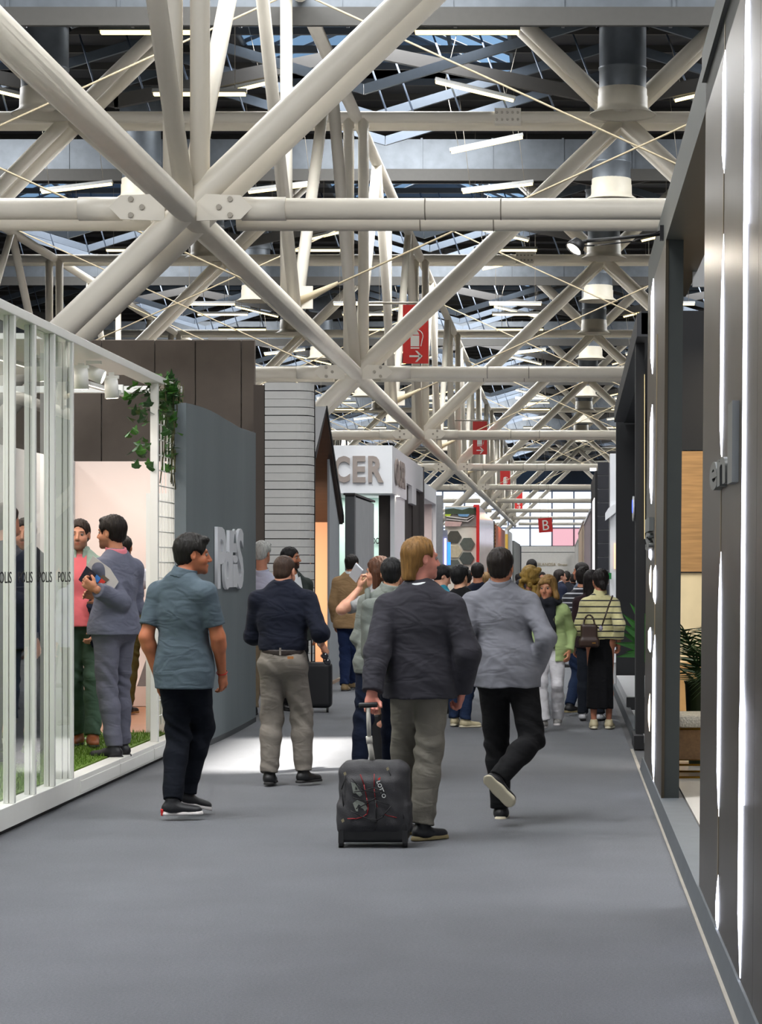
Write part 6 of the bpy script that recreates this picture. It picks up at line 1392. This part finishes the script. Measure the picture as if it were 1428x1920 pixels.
MB().path([bp3(x, y, 0.03) for x, y in ((648, 1455), (640, 1480), (645, 1520), (660, 1545))], 0.004, 6).build('zip', M_cord, bag); MB().path([bp3(x, y, 0.03) for x, y in ((728, 1444), (738, 1465), (748, 1500), (757, 1535))], 0.004, 6).build('zip', M_cord, bag)
a0 = bp3(706, 1465, -0.002); ux = bp3(718, 1496, -0.002) - a0; uy = Vector((0.022, 0, 0.008)); text_fit('LOTTO', a0, ux, uy, 0.003, M_print, bag, bold=0.02)
MB().prism([bp3(709, 1459, -0.003), bp3(714, 1456, -0.003), bp3(713, 1461, -0.003), bp3(710, 1462, -0.003)], (0, 0.004, 0)).build('logo', mat('red_print', 'e0281e'), bag)
for pts in (((659, 1466), (666, 1468), (680, 1489), (675, 1493), (668, 1486), (663, 1486)), ((662, 1505), (670, 1499), (684, 1505), (690, 1515), (684, 1521), (668, 1520))): MB().prism([bp3(x, y, 0.001) for x, y in pts], (0, 0.004, 0)).build('logo_patch', M_gprint, bag)
MB().prism([bp3(667, 1473, -0.001), bp3(671, 1479, -0.001), bp3(667, 1480, -0.001)], (0, 0.002, 0)).build('logo_patch', M_bagb, bag); MB().prism([bp3(673, 1507, -0.001), bp3(679, 1511, -0.001), bp3(674, 1515, -0.001), bp3(670, 1512, -0.001)], (0, 0.002, 0)).build('logo_patch', M_bagb, bag)

# second suitcase
c2 = at(592, 1335, 27.1); s2 = empty('cabin_suitcase', (c2.x, 27.1, 0), 'small black cabin suitcase standing behind the navy shirt man', 'suitcase')
S = Sdf(); S.box((0, 0.12, 0.31), (0.17, 0.12, 0.26), I3, 0.05); put('case_body', np_mesh('case_body', *S.build(0.012), mat('black_fabric_case', '141519', rough=0.6)), None, s2)
for sd in (-1, 1): MB().tube((sd * 0.13 - 0.012, 0.03, 0.03), (sd * 0.13 + 0.012, 0.03, 0.03), 0.03, n=14).build('wheel', M_bagb, s2)
MB().tube((-0.07, 0.2, 0.55), (-0.07, 0.2, 0.95), 0.009, n=8).tube((0.07, 0.2, 0.55), (0.07, 0.2, 0.95), 0.009, n=8).tube((-0.075, 0.2, 0.95), (0.075, 0.2, 0.95), 0.013, n=8).build('pull_handle', M_bagb, s2)

# brochures held by the grey suit man
hw_ = W(GS, GS['wr'][-1]); b0 = hw_ + Vector((-0.055, -0.03, 0.045)); d1 = (at(221, 1090, 18.25) - at(150, 1085, 18.25)).normalized()
def leaflet(name, label, pts, Y, th, m, marks=()):
    P_ = [at(x, y, Y) for x, y in pts]; e = empty(name, P_[0], label, 'brochure'); part(e, 'cover', MB().prism(P_, (0, th, 0)), m)
    for (nm, q, col) in marks: part(e, nm, MB().prism([at(x, y, Y - 0.004) for x, y in q], (0, 0.003, 0)), mat('print_' + col, col, rough=0.5))
YB_ = 18.34
leaflet('folder', 'large white folder behind the small brochure in the suited man hand', [(150, 1087), (174, 1042), (206, 1066), (222, 1091), (196, 1131)], YB_ + 0.03, 0.012, mat('white_card', 'cfcac6', rough=0.4), [('photo_print', [(179, 1066), (205, 1087), (198, 1092), (180, 1076)], '6b5f52')])
leaflet('brochure', 'dark brochure with blue and red photos in the suited man hand', [(147, 1087), (162, 1061), (200, 1093), (160, 1099)], YB_ - 0.005, 0.01, mat('dark_card', '171a2c', rough=0.35), [('blue_photo', [(175, 1088), (181, 1077), (189, 1084), (183, 1093)], '3f86d8'), ('red_photo', [(184, 1093), (190, 1084), (198, 1091), (194, 1094)], 'd63a2a'), ('frame_print', [(162, 1080), (168, 1071), (178, 1079), (172, 1088)], '3a2430')])
# sunglasses in the navy man's hand
h = W(NAVY, NAVY['wr'][1]) + Vector((0.035, 0.0, -0.085)); sg = empty('sunglasses', h, 'folded dark sunglasses in the hand of the navy shirt man', 'sunglasses')
for i, (dx, dz) in enumerate(((0.0, 0.0), (0.018, -0.045))):
    part(sg, 'lens', MB().lathe(h + Vector((dx, -0.02, dz - 0.01)), [(0.001, 0.004), (0.018, 0.002), (0.026, -0.003), (0.026, -0.006), (0.001, -0.001)], 18, axis=(0.3, -0.9, 0.2)), mat('smoke_lens', '2b2c33', rough=0.12))
part(sg, 'temple', MB().path([h + Vector((-0.02, -0.01, 0.02)), h + Vector((0.0, 0.03, -0.02)), h + Vector((0.03, 0.04, -0.07))], 0.003, 6), M_bagb)
# phone
h = W(PH, PH['wr'][-1]) + Vector((-0.03, 0, 0)); pf = empty('phone', h + Vector((0.01, 0, 0.1)), 'pale phone held up to the ear of the long-haired woman', 'phone')
part(pf, 'phone_body', MB().obox(h + Vector((0.004, -0.02, 0.125)), (0.03, 0.0, -0.03), (0.004, 0.004, 0.004), (0.03, -0.03, 0.05)), mat('pale_phone', 'c9ccd4', rough=0.25), 0.004)
# rucksack
b_ = W(BK, BK['C']); rk = empty('rucksack', b_ + Vector((0, -0.2, -0.1)), 'grey green rucksack worn by the black-haired man', 'rucksack')
S = Sdf(); S.box((-0.02, -0.03, 0.0), (0.15, 0.09, 0.24), I3, 0.07, k=0.03); S.box((-0.02, -0.10, -0.09), (0.12, 0.05, 0.12), I3, 0.04, k=0.03); S.disp = wrinkle(0.005, fz=40)
put('pack_body', np_mesh('pack_body', *S.build(0.010), mat('grey_green_nylon', '6b726c', rough=0.7, bump=0.3, bscale=200)), None, rk)
for sd in (-1, 1): MB().path([(sd * 0.1 - 0.02, 0.0, 0.22), (sd * 0.11 - 0.02, 0.08, 0.30), (sd * 0.12 - 0.02, 0.2, 0.28)], 0.022, 8).build('shoulder_strap', mat('grey_green_nylon', '6b726c'), rk)
MB().path([(-0.13, -0.06, 0.14), (-0.02, -0.13, 0.19), (0.1, -0.08, 0.15)], 0.008, 8).build('zip', mat('pale_zip', '9aa19c'), rk)
# handbag of the sweater woman
hbp = at(1104, 1192, 23.98); hg = empty('backpack_purse', hbp, 'small brown leather bag hanging on the striped sweater woman back', 'bag')
S = Sdf(); S.box((0, 0, 0.02), (0.085, 0.045, 0.10), I3, 0.03, k=0.02); S.box((0, 0, -0.07), (0.105, 0.05, 0.045), I3, 0.03, k=0.03); put('bag_body', np_mesh('bag_body', *S.build(0.008), mat('brown_leather', '35241d', rough=0.4, var=0.2)), None, hg)
part(hg, 'handle', MB().path([hbp + Vector((0.055 * math.cos(t), 0, 0.10 + 0.11 * math.sin(t))) for t in np.linspace(0, math.pi, 9)], 0.009, 8), mat('brown_leather', '35241d'))
part(hg, 'strap', MB().path([hbp + Vector((0.06, 0, 0.1)), at(1126, 1180, 24.0), at(1141, 1135, 23.99), at(1148, 1117, 24.06)], 0.008, 8), mat('brown_leather', '35241d'))
part(hg, 'gold_plate', MB().box(hbp + Vector((0.03, -0.056, -0.075)), hbp + Vector((0.065, -0.05, -0.068)), ), mat('gold_plate', 'a5792c', metal=0.6)); part(hg, 'ribbon', MB().lathe(at(1126, 1178, 23.96), [(0.001, -0.03), (0.022, -0.01), (0.02, 0.012), (0.001, 0.03)], 10), mat('lilac_ribbon', '8d8896'))
# paper of the tan jacket man
pp = W(TAN, TAN['wr'][1]); pe = empty('paper_sheet', pp, 'folded white paper in the hand of the tan jacket man', 'paper'); part(pe, 'sheet', MB().obox(pp + Vector((-0.03, -0.06, -0.02)), (0.06, 0.02, -0.07), (0.0, 0.004, 0), (0.05, 0, 0.05)), M_white)
